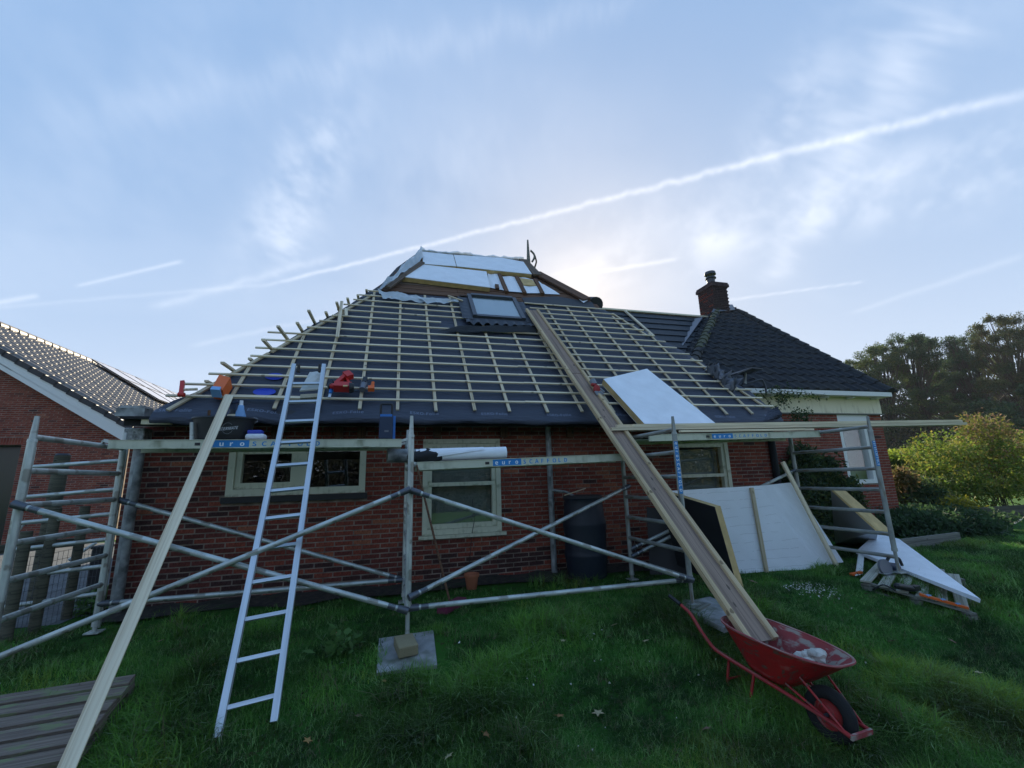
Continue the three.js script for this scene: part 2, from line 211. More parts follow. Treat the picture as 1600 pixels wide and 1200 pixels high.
struct('soil_bed', grid(60, 6, (a, b) => V(lerp(-3.3, 6.6, a), 0.022 + 0.05 * pn(a * 40, b * 5, 64, 64) * (1 - b), lerp(0.0, 0.38 + 0.25 * pn(a * 18, 3, 64, 64), b)), (a, b, p) => [p.x * 0.7, p.z * 0.7]), M.soil);

// ---------------------------------------------------------------- bricks
const brickUnit = (() => {      // unit brick, front face chamfered
  const ix = 0.014, iy = 0.06, f = 0.5, m = 0.2, pos = [], uv = []; const q = (a, b, c, d) => { for (const p of [a, b, c, a, c, d]) { pos.push(...p); uv.push(p[0] + 0.5, p[1] * 0.27 + 0.5); } };
  const F = [[-0.5 + ix, -0.5 + iy, f], [0.5 - ix, -0.5 + iy, f], [0.5 - ix, 0.5 - iy, f], [-0.5 + ix, 0.5 - iy, f]], B = [[-0.5, -0.5, m], [0.5, -0.5, m], [0.5, 0.5, m], [-0.5, 0.5, m]], K = B.map((p) => [p[0], p[1], -0.5]);
  q(...F); for (let i = 0; i < 4; i++) { const j = (i + 1) % 4; q(B[i], B[j], F[j], F[i]); q(K[i], K[j], B[j], B[i]); }
  const g = new THREE.BufferGeometry(); g.setAttribute('position', new THREE.Float32BufferAttribute(pos, 3)); g.setAttribute('uv', new THREE.Float32BufferAttribute(uv, 2)); g.computeVertexNormals(); return g;
})();
const tBrick = tex(256, 128, (u, v) => { const k = pf(u, v, 10, 5, 4), s = pf(u, v + 0.5, 24, 12, 3); const c = 255 * (0.70 + 0.42 * k) * (s > 0.66 ? 0.8 : 1); return [c, c, c]; });
const brickBump = bumpNoise(14, 4);
const brickTones = [[0.33, 0.086, 0.056], [0.29, 0.070, 0.048], [0.36, 0.102, 0.064], [0.26, 0.065, 0.048], [0.31, 0.078, 0.052], [0.20, 0.060, 0.048], [0.095, 0.046, 0.042], [0.44, 0.15, 0.085], [0.085, 0.060, 0.062]];
const brickMats = brickTones.map((c) => new THREE.MeshPhysicalMaterial({ specularIntensity: 0.25, map: tBrick, color: lin(...c), roughness: 0.9, bumpMap: brickBump, bumpScale: 0.003 }));
const brickInst = new THREE.MeshPhysicalMaterial({ specularIntensity: 0.25, map: tBrick, color: 0xffffff, roughness: 0.9, bumpMap: brickBump, bumpScale: 0.003 });
function brickField(parent, o) {       // o: x0,x1,y0,y1, mod, course, M4 (wall frame), holes, inside(x,y), parts, seed, dirty(x,y)
  const r = rng(o.seed || 1), list = [], jt = 0.0115;
  for (let y = o.y0, k = 0; y < o.y1; y += o.course, k++) {
    const yc = y + o.course / 2;
    for (let x = o.x0 - (k % 2 ? o.mod / 2 : 0); x < o.x1; x += o.mod) {
      let segs = [[Math.max(x, o.x0), Math.min(x + o.mod - jt, o.x1)]];
      for (const h of o.holes || []) if (yc > h[2] - 0.01 && yc < h[3] + 0.01) { const n = []; for (const [a, b] of segs) { if (b <= h[0] || a >= h[1]) n.push([a, b]); else { if (a < h[0]) n.push([a, h[0] - 0.004]); if (b > h[1]) n.push([h[1] + 0.004, b]); } } segs = n; }
      for (const [a, b] of segs) if (b - a > 0.03 && (!o.inside || o.inside((a + b) / 2, yc, a, b))) list.push({ x: (a + b) / 2, w: b - a, y: yc, h: o.course - jt, t: Math.floor(r() * r() * 5.6), j: r(), z: (r() - 0.5) * 0.004, hdr: r() });
    }
  }
  for (const q of list) { q.t = q.j < 0.07 ? 7 : q.j < 0.085 ? 6 : q.t; if (o.retone) q.t = o.retone(q, r); q.p = V(q.x, q.y, q.z).applyMatrix4(o.M4); q.d = q.p.distanceTo(CAM) / q.w; q.cd = q.p.distanceTo(CAM); }
  if (o.focus) list.sort((a, b) => a.p.distanceTo(o.focus) - b.p.distanceTo(o.focus)); else list.sort((a, b) => a.cd - b.cd);
  const Q = new THREE.Quaternion(), P = V(0, 0, 0), Sc = V(1, 1, 1); o.M4.decompose(P, Q, Sc); const wp = wpos(parent), N = Math.min(o.parts || 0, list.length);
  for (let i = 0; i < N; i++) { const q = list[i], m = new THREE.Mesh(brickUnit, brickMats[q.t]); m.name = i ? 'brick_' + String(i).padStart(3, '0') : 'brick'; m.position.copy(q.p).sub(wp); m.quaternion.copy(Q); m.rotateZ((q.hdr - 0.5) * 0.01); m.scale.set(q.w, q.h, 0.03); m.castShadow = m.receiveShadow = true; parent.add(m); }
  const rest = list.slice(N); if (!rest.length) return;
  const im = new THREE.InstancedMesh(brickUnit, brickInst, rest.length); im.name = 'brickwork'; im.userData.kind = 'stuff'; im.castShadow = im.receiveShadow = true;
  const mm = new THREE.Matrix4(), cc = new THREE.Color(); rest.forEach((q, i) => { mm.compose(q.p.clone().sub(wp), Q, V(q.w, q.h, 0.03)); im.setMatrixAt(i, mm); cc.setRGB(...tone(brickTones[q.t], 0.9 + 0.2 * q.hdr)); im.setColorAt(i, cc); }); parent.add(im);
}
function wallGeo(x0, x1, y0, y1, holes, zf, th) { const s = new THREE.Shape([[x0, y0], [x1, y0], [x1, y1], [x0, y1]].map((p) => new THREE.Vector2(...p))); for (const h of holes) s.holes.push(new THREE.Path([[h[0], h[2]], [h[0], h[3]], [h[1], h[3]], [h[1], h[2]]].map((p) => new THREE.Vector2(...p)))); const g = new THREE.ExtrudeGeometry(s, { depth: th, bevelEnabled: false }); return g.translate(0, 0, zf - th); }

// ---------------------------------------------------------------- the farmhouse under repair
const house = thing('farmhouse', 'red brick farmhouse with a stripped hipped roof of dark membrane and pale battens', 'house');
const xL = Zp(203, 700, 0).x, xR = Zp(1208, 700, 0).x, wallTop = 2.26;
const rect = (a, b, c, d) => { const p = [a, b, c, d].map((q) => Zp(q[0], q[1], 0)); return [Math.min(p[0].x, p[3].x), Math.max(p[1].x, p[2].x), (p[2].y + p[3].y) / 2, (p[0].y + p[1].y) / 2]; };
const wM = rect([661.5, 687], [779.5, 685], [784, 831], [660, 836]);
const wL = rect([359, 705], [571, 705], [570, 769], [352, 777]); wL[3] = wM[3] - 0.03;
const wR = rect([1050, 688], [1135, 688], [1144, 762], [1062, 764]); wR[2] = wM[2] + 0.12; wR[3] = Zp(1100, 687, 0).y;
{
  const holes = [wL, wM, wR].map((w) => [w[0], w[1], w[2], w[3]]);
  const wall = part(house, 'wall', wallGeo(xL, xR, -0.3, wallTop, holes, -0.002, 0.28), M.mortar);
  brickField(wall, { x0: xL, x1: xR, y0: -0.13, y1: wallTop - 0.05, mod: 0.2405, course: 0.0655, M4: new THREE.Matrix4().makeTranslation(0, 0, -0.012), holes: [wL, [wL[0] - 0.03, wL[1] + 0.03, wL[2] - 0.09, wL[2]], wM, wR], seed: 21, parts: 300, focus: V(0.2, 1.0, 0.4), retone: (q, r) => { if (q.y < 0.42 && r() < 0.55) return 6; if (q.y < 0.5 && r() < 0.3) return 5; if (q.x < -1.5 && r() < 0.75 * sstep(-1.3, -2.7, q.x)) return 5 + (r() < 0.25 ? 1 : 0); if (r() < 0.5 * sstep(0.60, 0.78, pn(q.x * 1.4 + 20, q.y * 2.2 + 9, 64, 64))) return 5; return q.t; } });  // stained foot courses, dirt in patches, darker tones towards the left end
  const side = part(house, 'side_wall', merge([boxG(0.28, wallTop + 0.3, 16).translate(xL + 0.14, wallTop / 2 - 0.15, -8.3), boxG(0.28, wallTop + 0.3, 16).translate(xR - 0.14, wallTop / 2 - 0.15, -8.3), boxG(xR - xL, wallTop + 0.3, 0.28).translate((xL + xR) / 2, wallTop / 2 - 0.15, -16.4)]), M.mortar);  // unseen rear walls lengthened so the house shadow covers the drive
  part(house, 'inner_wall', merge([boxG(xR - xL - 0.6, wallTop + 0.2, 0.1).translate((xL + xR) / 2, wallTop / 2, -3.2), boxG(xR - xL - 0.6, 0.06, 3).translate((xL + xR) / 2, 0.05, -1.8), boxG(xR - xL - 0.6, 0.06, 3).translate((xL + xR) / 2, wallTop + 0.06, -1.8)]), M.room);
  part(house, 'window_sill', boxG(wL[1] - wL[0] + 0.06, 0.075, 0.12).translate((wL[0] + wL[1]) / 2, wL[2] - 0.045, 0.0), M.black, 'black tiled sill below the wide window');
  // wide window, left: fixed light on the right, opening sash on the left
  const bar = (x0, x1, y0, y1, z0, z1) => boxG(x1 - x0, y1 - y0, z1 - z0).translate((x0 + x1) / 2, (y0 + y1) / 2, (z0 + z1) / 2);
  const ring = (w, t, z0, z1) => [bar(w[0], w[0] + t, w[2], w[3], z0, z1), bar(w[1] - t, w[1], w[2], w[3], z0, z1), bar(w[0] + t, w[1] - t, w[2], w[2] + t * 1.1, z0, z1), bar(w[0] + t, w[1] - t, w[3] - t, w[3], z0, z1)];
  const inset = (w, t) => [w[0] + t, w[1] - t, w[2] + t * 1.1, w[3] - t];
  const pane = (w, z) => bar(w[0], w[1], w[2], w[3], z, z + 0.006);
  const a = new THREE.Group(); a.name = 'window'; house.add(a);
  const xm = Zp(463, 735, 0).x, xm2 = Zp(479, 735, 0).x;
  part(a, 'frame', merge([...ring(wL, 0.085, -0.12, 0.012), bar(xm, xm2, wL[2] + 0.094, wL[3] - 0.085, -0.12, 0.004)]), M.frame);
  const sl = [wL[0] + 0.088, xm - 0.003, wL[2] + 0.097, wL[3] - 0.088]; part(a, 'sash', merge(ring(sl, 0.07, -0.10, -0.012)), M.frame);
  part(a, 'pane', pane(inset(sl, 0.07), -0.06), M.glass); part(a, 'pane', pane([xm2, wL[1] - 0.085, wL[2] + 0.09, wL[3] - 0.085], -0.06), M.glass);
  const tall = (w, split, name) => {
    const g = new THREE.Group(); g.name = name; house.add(g);
    part(g, 'frame', merge(ring(w, 0.07, -0.12, 0.012)), M.frame);
    const s = [w[0] + 0.073, w[1] - 0.073, w[2] + 0.08, w[3] - 0.073]; part(g, 'sash', merge([...ring(s, 0.06, -0.1, -0.014), bar(s[0] + 0.02, s[1] - 0.02, split - 0.028, split + 0.028, -0.09, 0.0)]), M.frame);
    const q = inset(s, 0.06); part(g, 'pane', pane([q[0], q[1], q[2], split - 0.03], -0.055), M.glass); part(g, 'pane', pane([q[0], q[1], split + 0.03, q[3]], -0.055), M.glass);
    part(g, 'sill', bar(w[0] - 0.05, w[1] + 0.06, w[2] - 0.05, w[2] - 0.004, -0.1, 0.06), M.frame);
    for (let y = q[2] + 0.02, k = 0; y < q[3]; y += 0.085, k++) part(g, 'blind_slat', beam(V(q[0], y, -0.16), V(q[1], y + 0.004, -0.16), 0.004, 0.098, V(0, 1, 0.12).normalize()), M.blind);
  };
  tall(wM, Zp(720, 756, 0).y, 'window_001'); tall(wR, Zp(1100, 743, 0).y, 'window_002');
  part(house, 'cable', pipe([Zp(738, 780, 0.02), Zp(741, 812, 0.02), Zp(737, 838, 0.03), Zp(732, 900, 0.02)], 0.005, 6, 20), M.black);
  // eave: soffit, board, hanging rafter feet
  part(house, 'soffit', merge([boxG(xR - xL, 0.03, 0.62).translate((xL + xR) / 2 + 0.15, wallTop + 0.0, 0.30), boxG(xR - xL, 0.10, 0.03).translate((xL + xR) / 2 + 0.15, wallTop - 0.035, 0.50)]), M.blackMatt);
  for (const px of [432, 530, 565, 683, 787, 890, 1165]) { const p = Zp(px, 676, 0.05); part(house, 'bracket', beam(V(p.x, 2.06, 0.06), V(p.x, 2.235, 0.06), 0.11, 0.07, V(0, 0, 1)), M.brownWood); }
}
// roof outline on the front slope
const outL = [[240, 641], [262, 629], [326, 604], [365, 580], [400, 562], [452, 530], [490, 506], [530, 486], [560, 466], [597, 441], [620, 416], [657, 390]].map((p) => Rp(...p));
const outR = [[1222, 656], [1207, 640], [1172, 611], [1130, 587], [1106, 572], [1055, 541], [990, 507], [957, 493], [932, 474], [915, 466], [868, 438], [837, 424], [819, 404]].map((p) => Rp(...p));
const sOf = (p) => p.clone().sub(ROOF_P).dot(ROOF_UP);
const atS = (line, s) => { const q = line.map((p) => [sOf(p), p.x]); if (s <= q[0][0]) return q[0][1]; for (let i = 1; i < q.length; i++) if (s <= q[i][0]) return lerp(q[i - 1][1], q[i][1], (s - q[i - 1][0]) / Math.max(1e-4, q[i][0] - q[i - 1][0])); return q[q.length - 1][1]; };
const rp = (x, s, off = 0) => ROOF_P.clone().addScaledVector(ROOF_UP, s).addScaledVector(ROOF_N, off).setX(x);
const sRow = (v) => sOf(Rp(560, v)), s0 = sRow(627.5), s14 = sRow(463.75), dS = (s14 - s0) / 14;
const sTopFoil = s0 + dS * 15.6, sRidge = Math.min(sOf(outL[outL.length - 1]), sOf(outR[outR.length - 1]));
const roof = new THREE.Group(); roof.name = 'roof'; house.add(roof);
{
  const ZR = -8.2, mir = (p) => V(p.x, p.y, 2 * ZR - p.z), dn = (p) => p.clone().addScaledVector(ROOF_N, -0.03);  // unseen back of the roof set deeper to throw shade over the drive
  const L = outL.map(dn), R = outR.map(dn), ring = [...L, ...R.slice().reverse()];
  const gs = [polyG(ring, V(1, 0, 0)), polyG(ring.map(mir).reverse(), V(1, 0, 0))];
  const strip = (l) => grid(l.length - 1, 1, (a, b) => { const p = l[Math.round(a * (l.length - 1))]; return b < 0.5 ? p : mir(p); }, (a, b, p) => [p.z, p.y]);
  gs.push(strip(L), strip(R), strip([L[L.length - 1], R[R.length - 1]]));
  part(roof, 'roof_deck', merge(gs), M.dark);
  const sB = -0.40;
  const foil = grid(90, 60, (a, b) => {
    const bb = b < 0.12 ? b / 0.12 : 1; let s, off = 0;
    if (b < 0.12) { const th = (1 - bb) * 1.9; s = sB - 0.045 * Math.sin(th); off = -0.045 * (1 - Math.cos(th)); } else s = lerp(sB, sTopFoil, (b - 0.12) / 0.88);
    const x0 = atS(outL, Math.max(s, sOf(outL[0]))), x1 = atS(outR, Math.max(s, sOf(outR[0]))), x = lerp(x0, x1, a);
    const wr = (pn(x * 5, s * 7 + 9, 64, 64) - 0.5) * 0.018 + (pn(x * 1.3 + s * 2, s * 16 + 9, 64, 64) - 0.5) * 0.012 - 0.008 * Math.abs(Math.sin((s - s0) / dS * Math.PI)) + (b < 0.16 ? (pn(x * 2.2, 5, 64, 64) - 0.5) * 0.06 : 0);
    const droop = b < 0.16 ? -0.02 * Math.pow(clamp(1 - Math.abs(a - 0.045) / 0.05, 0, 1), 1) * (0.16 - b) / 0.16 : 0;
    const p = rp(x, s, off + wr); p.y += droop + (b < 0.06 ? (pn(x * 3, 1, 64, 64) - 0.5) * 0.02 : 0); return p;
  }, (a, b, p) => { const s = b < 0.12 ? sB - 0.15 * (1 - b / 0.12) : lerp(sB, sTopFoil, (b - 0.12) / 0.88); return [p.x, s - sB + 0.0]; });
  part(roof, 'roof_membrane', foil, foilMat);
  // loose corner of membrane at the right end of the eave
  part(roof, 'membrane_flap', grid(8, 8, (a, b) => { const p = bil([Rp(1195, 657, 0.02), Rp(1216, 655, 0.05), Rp(1221, 634, 0.28), Rp(1200, 641, 0.06)], a, b); p.z += 0.06 * a * Math.sin(b * 5); return p; }), foilMat);
  // counter battens up the slope
  const cbx = [[367, 615], [429, 641], [497, 640], [560, 644], [622, 643], [681, 644], [741, 644], [797, 644], [855, 644], [909, 645], [957, 645]].map((p) => Rp(...p).x);
  const dx = (cbx[10] - cbx[1]) / 9; for (let k = 0; k < 5; k++) { const x = cbx[10] + dx * (k + 1); if (x < xR + 0.1) cbx.push(x); }
  const skyX0 = Rp(722, 480).x, skyX1 = Rp(832, 490).x;
  cbx.forEach((x, i) => {
    let top = s0 - 0.2; while (top < s0 + dS * 15.1 && x > atS(outL, top) + 0.1 && x < atS(outR, top) - 0.12) top += 0.02;
    if (x > skyX0 && x < skyX1) top = Math.min(top, s0 + dS * 10.2);
    const j = (i * 37 % 7 - 3) * 0.004;
    part(roof, 'counter_batten', beam(rp(x + j, s0 - 0.2 - (i % 3) * 0.012, 0.022), rp(x - j, top, 0.021), 0.044, 0.020, ROOF_N), M.pineC);
  });
  part(roof, 'hip_batten', beam(Rp(262, 641, 0.02), Rp(420, 552, 0.02), 0.05, 0.024, ROOF_N), M.pineC); part(roof, 'hip_batten', beam(Rp(424, 550, 0.02), Rp(582, 461, 0.02), 0.05, 0.024, ROOF_N), M.pineC);
  part(roof, 'hip_batten', beam(Rp(957, 490, 0.02), Rp(1012, 525, 0.02), 0.05, 0.024, ROOF_N), M.pineC); part(roof, 'hip_batten', beam(Rp(1080, 560, 0.02), Rp(1196, 636, 0.02), 0.05, 0.024, ROOF_N), M.pineC);
  // tile battens: left and right ends read off row by row
  const lx = [261, 286, 327, 366, 392, 400, 409, 419, 480, 499, 519, 527, 537, 552, 561, 575], rx = [1207, 1189, 1172, 1137, 1122, 1107, 1096, 1076, 1056, 1039, 1022, 1005, 990, 974, 959, 944];
  const rj = rng(77);
  for (let i = 0; i < 16; i++) {
    const s = s0 + dS * i, vL = lerp(625, 463, i / 15), seg = (x0, x1) => { const e = (rj() - 0.5) * 0.016; const n = Math.max(1, Math.round((x1 - x0) / 4.2)); let a = x0; for (let k = 1; k <= n; k++) { const b = lerp(x0, x1, k / n); part(roof, 'roof_batten', beam(rp(a, s + e, 0.047), rp(b - 0.004, s + (rj() - 0.5) * 0.014, 0.045), 0.033, 0.020, ROOF_N), rj() < 0.5 ? M.pine : M.pine2); a = b; } };
    const yAt = (px) => { let v = 560; for (let k = 0; k < 30; k++) { const q = sOf(Rp(px, v)); v -= (s - q) * 40; } return v; };
    const x0 = Rp(lx[i], yAt(lx[i])).x, x1 = Rp(rx[i], yAt(rx[i])).x;
    if (i < 10) seg(x0, x1);
    else if (i === 10) { seg(x0, Rp(690, 512).x); seg(Rp(836, 516).x, x1); }
    else { if (i < 15) seg(x0, Rp(i < 12 ? 728 : 722, 490).x); else seg(x0, Rp(596, 464).x); seg(Rp(822 + (15 - i) * 4, 482).x, x1); }
  }
  // battens of the left slope running out past the hip
  for (const [hx, hy, tx, ty] of [[365, 579, 347, 569], [327, 598, 322, 596], [425, 546, 411, 534], [450, 531, 434, 513], [472, 517, 464, 507], [492, 505, 482, 488], [512, 495, 509, 487], [530, 485, 526, 473], [545, 474, 543, 465], [560, 466, 559, 461], [573, 456, 572.5, 453], [392, 562, 390, 558]]) { const p = Rp(hx, hy), t = Xp(tx, ty, p.x); t.y = p.y; part(roof, 'side_batten', beam(p.clone().add(V(0, 0, -0.5)), t, 0.045, 0.03, V(0, 1, 0)), M.pine2); }
  part(roof, 'loose_lath', beam(Rp(534, 471, 0.09), Rp(527, 527, 0.09), 0.055, 0.024, ROOF_N), M.pine2); part(roof, 'loose_lath', beam(Rp(541, 482, 0.09), Rp(541, 494, 0.09), 0.055, 0.024, ROOF_N), M.pine2);
  part(roof, 'loose_lath', beam(Rp(345, 619, 0.09), Rp(474, 622, 0.09), 0.05, 0.03, ROOF_N), M.pine2);
  // the stripped top: old boards
  const nb = 13, sb0 = sTopFoil - 0.05, wB = (sRidge - 0.05 - sb0) / nb, rb = rng(8);
  for (let i = 0; i < nb; i++) { const s = sb0 + wB * (i + 0.5), x0 = atS(outL, s + wB * 0.4) + 0.08, x1 = atS(outR, s + wB * 0.4) - 0.06, c = lerp(x0, x1, 0.3 + 0.4 * rb()); for (const [a, b] of [[x0, c], [c + 0.01, x1]]) part(roof, 'roof_board', beam(rp(a, s, 0.004 + rb() * 0.012), rp(b, s + (rb() - 0.5) * 0.02, 0.004 + rb() * 0.012), wB * 0.88, 0.024, ROOF_N), rb() < 0.6 ? M.brownWood : M.oldWood); }
  const panel = (name, pts, off, th, label, m = M.white) => { const q = pts.map((p) => Rp(p[0], p[1], off)); part(roof, name, slab(q, th - 0.012, ROOF_N), m, label); return q; };
  // white faced insulation, two courses, with yellow foam showing at the lower edges
  const foamUnder = (q, th) => part(roof, 'foam_core', slab(q.map((p) => p.clone().addScaledVector(ROOF_N, -(th < 0 ? 0 : 0.014))), th, ROOF_N), M.foam);
  const A1 = [[661, 412], [660, 393], [708, 398], [713, 416]], A2 = [[714, 416], [709, 398], [786, 403], [818, 409], [831, 428]], B1 = [[628, 432], [659, 413], [760, 424], [766, 449]];
  for (const A of [A1, A2, B1]) { const q = panel('insulation_panel', A, 0.15, 0.03); foamUnder(q, 0.10); }
  // bays of old insulation between rafters
  const bays = [[[764, 449], [762, 427], [779, 429], [789, 454]], [[792, 455], [783, 431], [806, 433], [818, 457]], [[821, 458], [809, 433], [833, 436], [844, 458]], [[847, 459], [839, 439], [850, 444], [875, 460]]];
  bays.forEach((b, i) => { const q = b.map((p) => Rp(p[0], p[1], 0.05)); part(roof, 'insulation_bay', grid(6, 6, (u, v) => bil(q, v, u).addScaledVector(ROOF_N, 0.015 * Math.sin(u * 6 + i) * Math.sin(v * 5)), (u, v) => [u, v]), i === 2 ? M.white : M.white); });
  part(roof, 'insulation_bay', slab([[812, 434], [832, 437], [838, 446], [818, 445]].map((p) => Rp(p[0], p[1], 0.075)), 0.02, ROOF_N), M.foam, 'yellow block of bare foam between the rafters');
  for (const [a, b] of [[[780, 429], [792, 457]], [[807, 433], [820, 459]], [[836, 437], [848, 460]], [[776, 446], [777, 452]]]) part(roof, 'rafter', beam(Rp(a[0], a[1], 0.06), Rp(b[0], b[1], 0.06), 0.09, 0.07, ROOF_N), M.brownWood);
  part(roof, 'lead_scrap', slab([[905, 467.5], [920, 468], [912, 473]].map((p) => Rp(p[0], p[1], 0.06)), 0.004, ROOF_N), M.white);
  part(roof, 'hip_board', beam(Rp(817, 406, 0.12), Rp(840, 430, 0.12), 0.24, 0.05, ROOF_N), M.oldWood); part(roof, 'hip_board', beam(Rp(838, 426, 0.10), Rp(917, 468, 0.08), 0.30, 0.05, ROOF_N), M.brownWood);
  part(roof, 'hip_board', beam(Rp(660, 410, 0.17), Rp(606, 449, 0.12), 0.12, 0.04, ROOF_N), M.oldWood);
  part(roof, 'dark_underlay', slab([[815, 465], [820, 473], [930, 481], [925, 472], [870, 463]].map((p) => Rp(p[0], p[1], 0.035)), 0.006, ROOF_N), M.dark);
  // end tile of the lower hip
  { const p = Rp(924, 468, 0.02); part(roof, 'hip_cap_tile', new THREE.CylinderGeometry(0.17, 0.2, 0.5, 16, 1, false, 0, Math.PI * 2).rotateX(-1.1).translate(p.x + 0.1, p.y - 0.03, p.z - 0.2), M.dark); }
  // thin translucent sheeting over hip and along the foot of the stripped part
  const tarp = (c, nu, nv, amp, seed) => grid(nu, nv, (a, b) => { const p = bil(c, a, b); const k = (pn(a * nu * 0.16 + seed + b * 2, b * nv * 0.35 + seed, 64, 64) - 0.5) + 0.35 * (pn(a * nu * 0.5 + b * 3, b * 4 + seed, 64, 64) - 0.5); p.addScaledVector(ROOF_N, amp * k * 2); p.y += amp * (pn(a * nu * 0.3 + 7, b * 3 + seed, 64, 64) - 0.5); return p; });
  part(roof, 'plastic_sheet', tarp([Rp(589, 452, 0.08), Rp(658, 386, 0.22), Rp(663, 401, 0.20), Rp(604, 447, 0.14)], 40, 8, 0.07, 3), M.plasticSheet);
  part(roof, 'plastic_sheet', tarp([Rp(590, 452, 0.07), Rp(656, 461, 0.10), Rp(665, 471, 0.08), Rp(598, 466, 0.08)], 30, 8, 0.04, 13), M.plasticSheet); part(roof, 'plastic_sheet', tarp([Rp(648, 463, 0.09), Rp(716, 468, 0.07), Rp(722, 472, 0.07), Rp(668, 474, 0.08)], 26, 8, 0.04, 23), M.plasticSheet);
  { const a = Rp(657, 389, 0.1), b = Rp(819, 403, 0.1); part(roof, 'plastic_sheet', grid(60, 5, (u, v) => { const p = mix(a, b, u); p.y += 0.02 + 0.07 * pn(u * 26, 2, 64, 64) - 0.14 * v + (u < 0.05 ? 0.06 : 0); p.z += 0.06 * Math.sin(v * 3.1) - 0.1 + 0.05 * (pn(u * 34, v * 3, 64, 64) - 0.5); return p; }), M.plasticSheet); }
  part(roof, 'thin_lath', beam(Rp(700, 462, 0.13), Rp(723, 470, 0.10), 0.04, 0.02, ROOF_N), M.pineC);
}
// roof window
{
  const w = new THREE.Group(); w.name = 'roof_window'; house.add(w);
  const c = [[741, 492.5], [819, 497], [801.5, 464], [734.5, 460.5]].map((p) => Rp(p[0], p[1], 0.13)), m = (i, j, t) => mix(c[i], c[j], t);
  const x0 = (c[0].x + c[3].x) / 2, x1 = (c[1].x + c[2].x) / 2, sA = (sOf(c[0]) + sOf(c[1])) / 2, sC = (sOf(c[2]) + sOf(c[3])) / 2, h = 0.085;
  const br = (xa, sa, xb, sb, wd, o, t) => beam(rp(xa, sa, o), rp(xb, sb, o), wd, t, ROOF_N);
  part(w, 'frame', merge([br(x0, sA, x0, sC, h, 0.07, 0.14), br(x1, sA, x1, sC, h, 0.07, 0.14), br(x0 + h / 2, sA + 0.04, x1 - h / 2, sA + 0.04, h, 0.06, 0.13), br(x0 + h / 2, sC - 0.04, x1 - h / 2, sC - 0.04, h, 0.08, 0.16)]), S({ color: lin(0.07, 0.075, 0.09), roughness: 0.4, metalness: 0.3 }));
  part(w, 'pane', slab([rp(x0 + h / 2, sA + 0.08, 0.115), rp(x1 - h / 2, sA + 0.08, 0.115), rp(x1 - h / 2, sC - 0.08, 0.115), rp(x0 + h / 2, sC - 0.08, 0.115)], 0.006, ROOF_N), M.glass);
  part(w, 'blind', slab([rp(x0 + h / 2, sA + 0.08, 0.09), rp(x1 - h / 2, sA + 0.08, 0.09), rp(x1 - h / 2, sC - 0.08, 0.09), rp(x0 + h / 2, sC - 0.08, 0.09)], 0.01, ROOF_N), S({ color: lin(0.22, 0.3, 0.33), roughness: 0.9 }));
  part(w, 'flashing_apron', grid(80, 6, (a, b) => rp(lerp(x0 - 0.2, x1 + 0.2, a), sA - 0.02 - 0.24 * b - 0.03 * Math.abs(Math.sin(a * 24)) * b, 0.08 + 0.035 * Math.sin(a * 48) * b), (a, b) => [a, b]), M.lead);
  for (const [xa, xb] of [[x0 - 0.26, x0 - 0.045], [x1 + 0.045, x1 + 0.22]]) part(w, 'side_flashing', grid(6, 20, (a, b) => rp(lerp(xa, xb, a), lerp(sA - 0.1, sC - 0.1, b), 0.085 + 0.02 * Math.sin(b * 40 + a * 3) * (1 - a)), (a, b) => [a, b]), M.lead);
  part(w, 'head_flashing', slab([rp(x0 - 0.2, sC, 0.09), rp(x1 + 0.2, sC, 0.09), rp(x1 + 0.15, sC + 0.13, 0.04), rp(x0 - 0.2, sC + 0.13, 0.04)], 0.006, ROOF_N), M.lead);
  part(w, 'underlay_strip', grid(20, 3, (a, b) => { const p = bil([Rp(682, 518, 0.07), Rp(838, 519, 0.07), Rp(838, 508, 0.09), Rp(716, 509, 0.075)], a, b); p.addScaledVector(ROOF_N, 0.01 * Math.sin(a * 17)); return p; }), M.blackMatt);
}
// finial on the ridge
{
  const f = new THREE.Group(); f.name = 'ridge_finial'; house.add(f); const b = Rp(826, 410, 0.02), t = Zp(824.5, 375, b.z);
  part(f, 'post', tube(b.clone().add(V(0, -0.1, 0)), t, 0.065, 0.024, 8), M.greyWood);
  const pts = []; for (let i = 0; i <= 14; i++) { const k = i / 14; pts.push(V(b.x + 0.10 + 0.07 * Math.sin(k * 5.2) + 0.04 * k, b.y + 0.02 + 0.36 * Math.sin(k * 1.7), b.z + 0.02)); } part(f, 'scroll', pipe(pts, 0.03, 8, 40), M.greyWood);
  part(f, 'scroll', pipe([b.clone().add(V(0.18, -0.15, 0)), b.clone().add(V(0.24, 0.05, 0)), b.clone().add(V(0.2, 0.24, 0))], 0.025, 8, 16), M.oldWood);
}
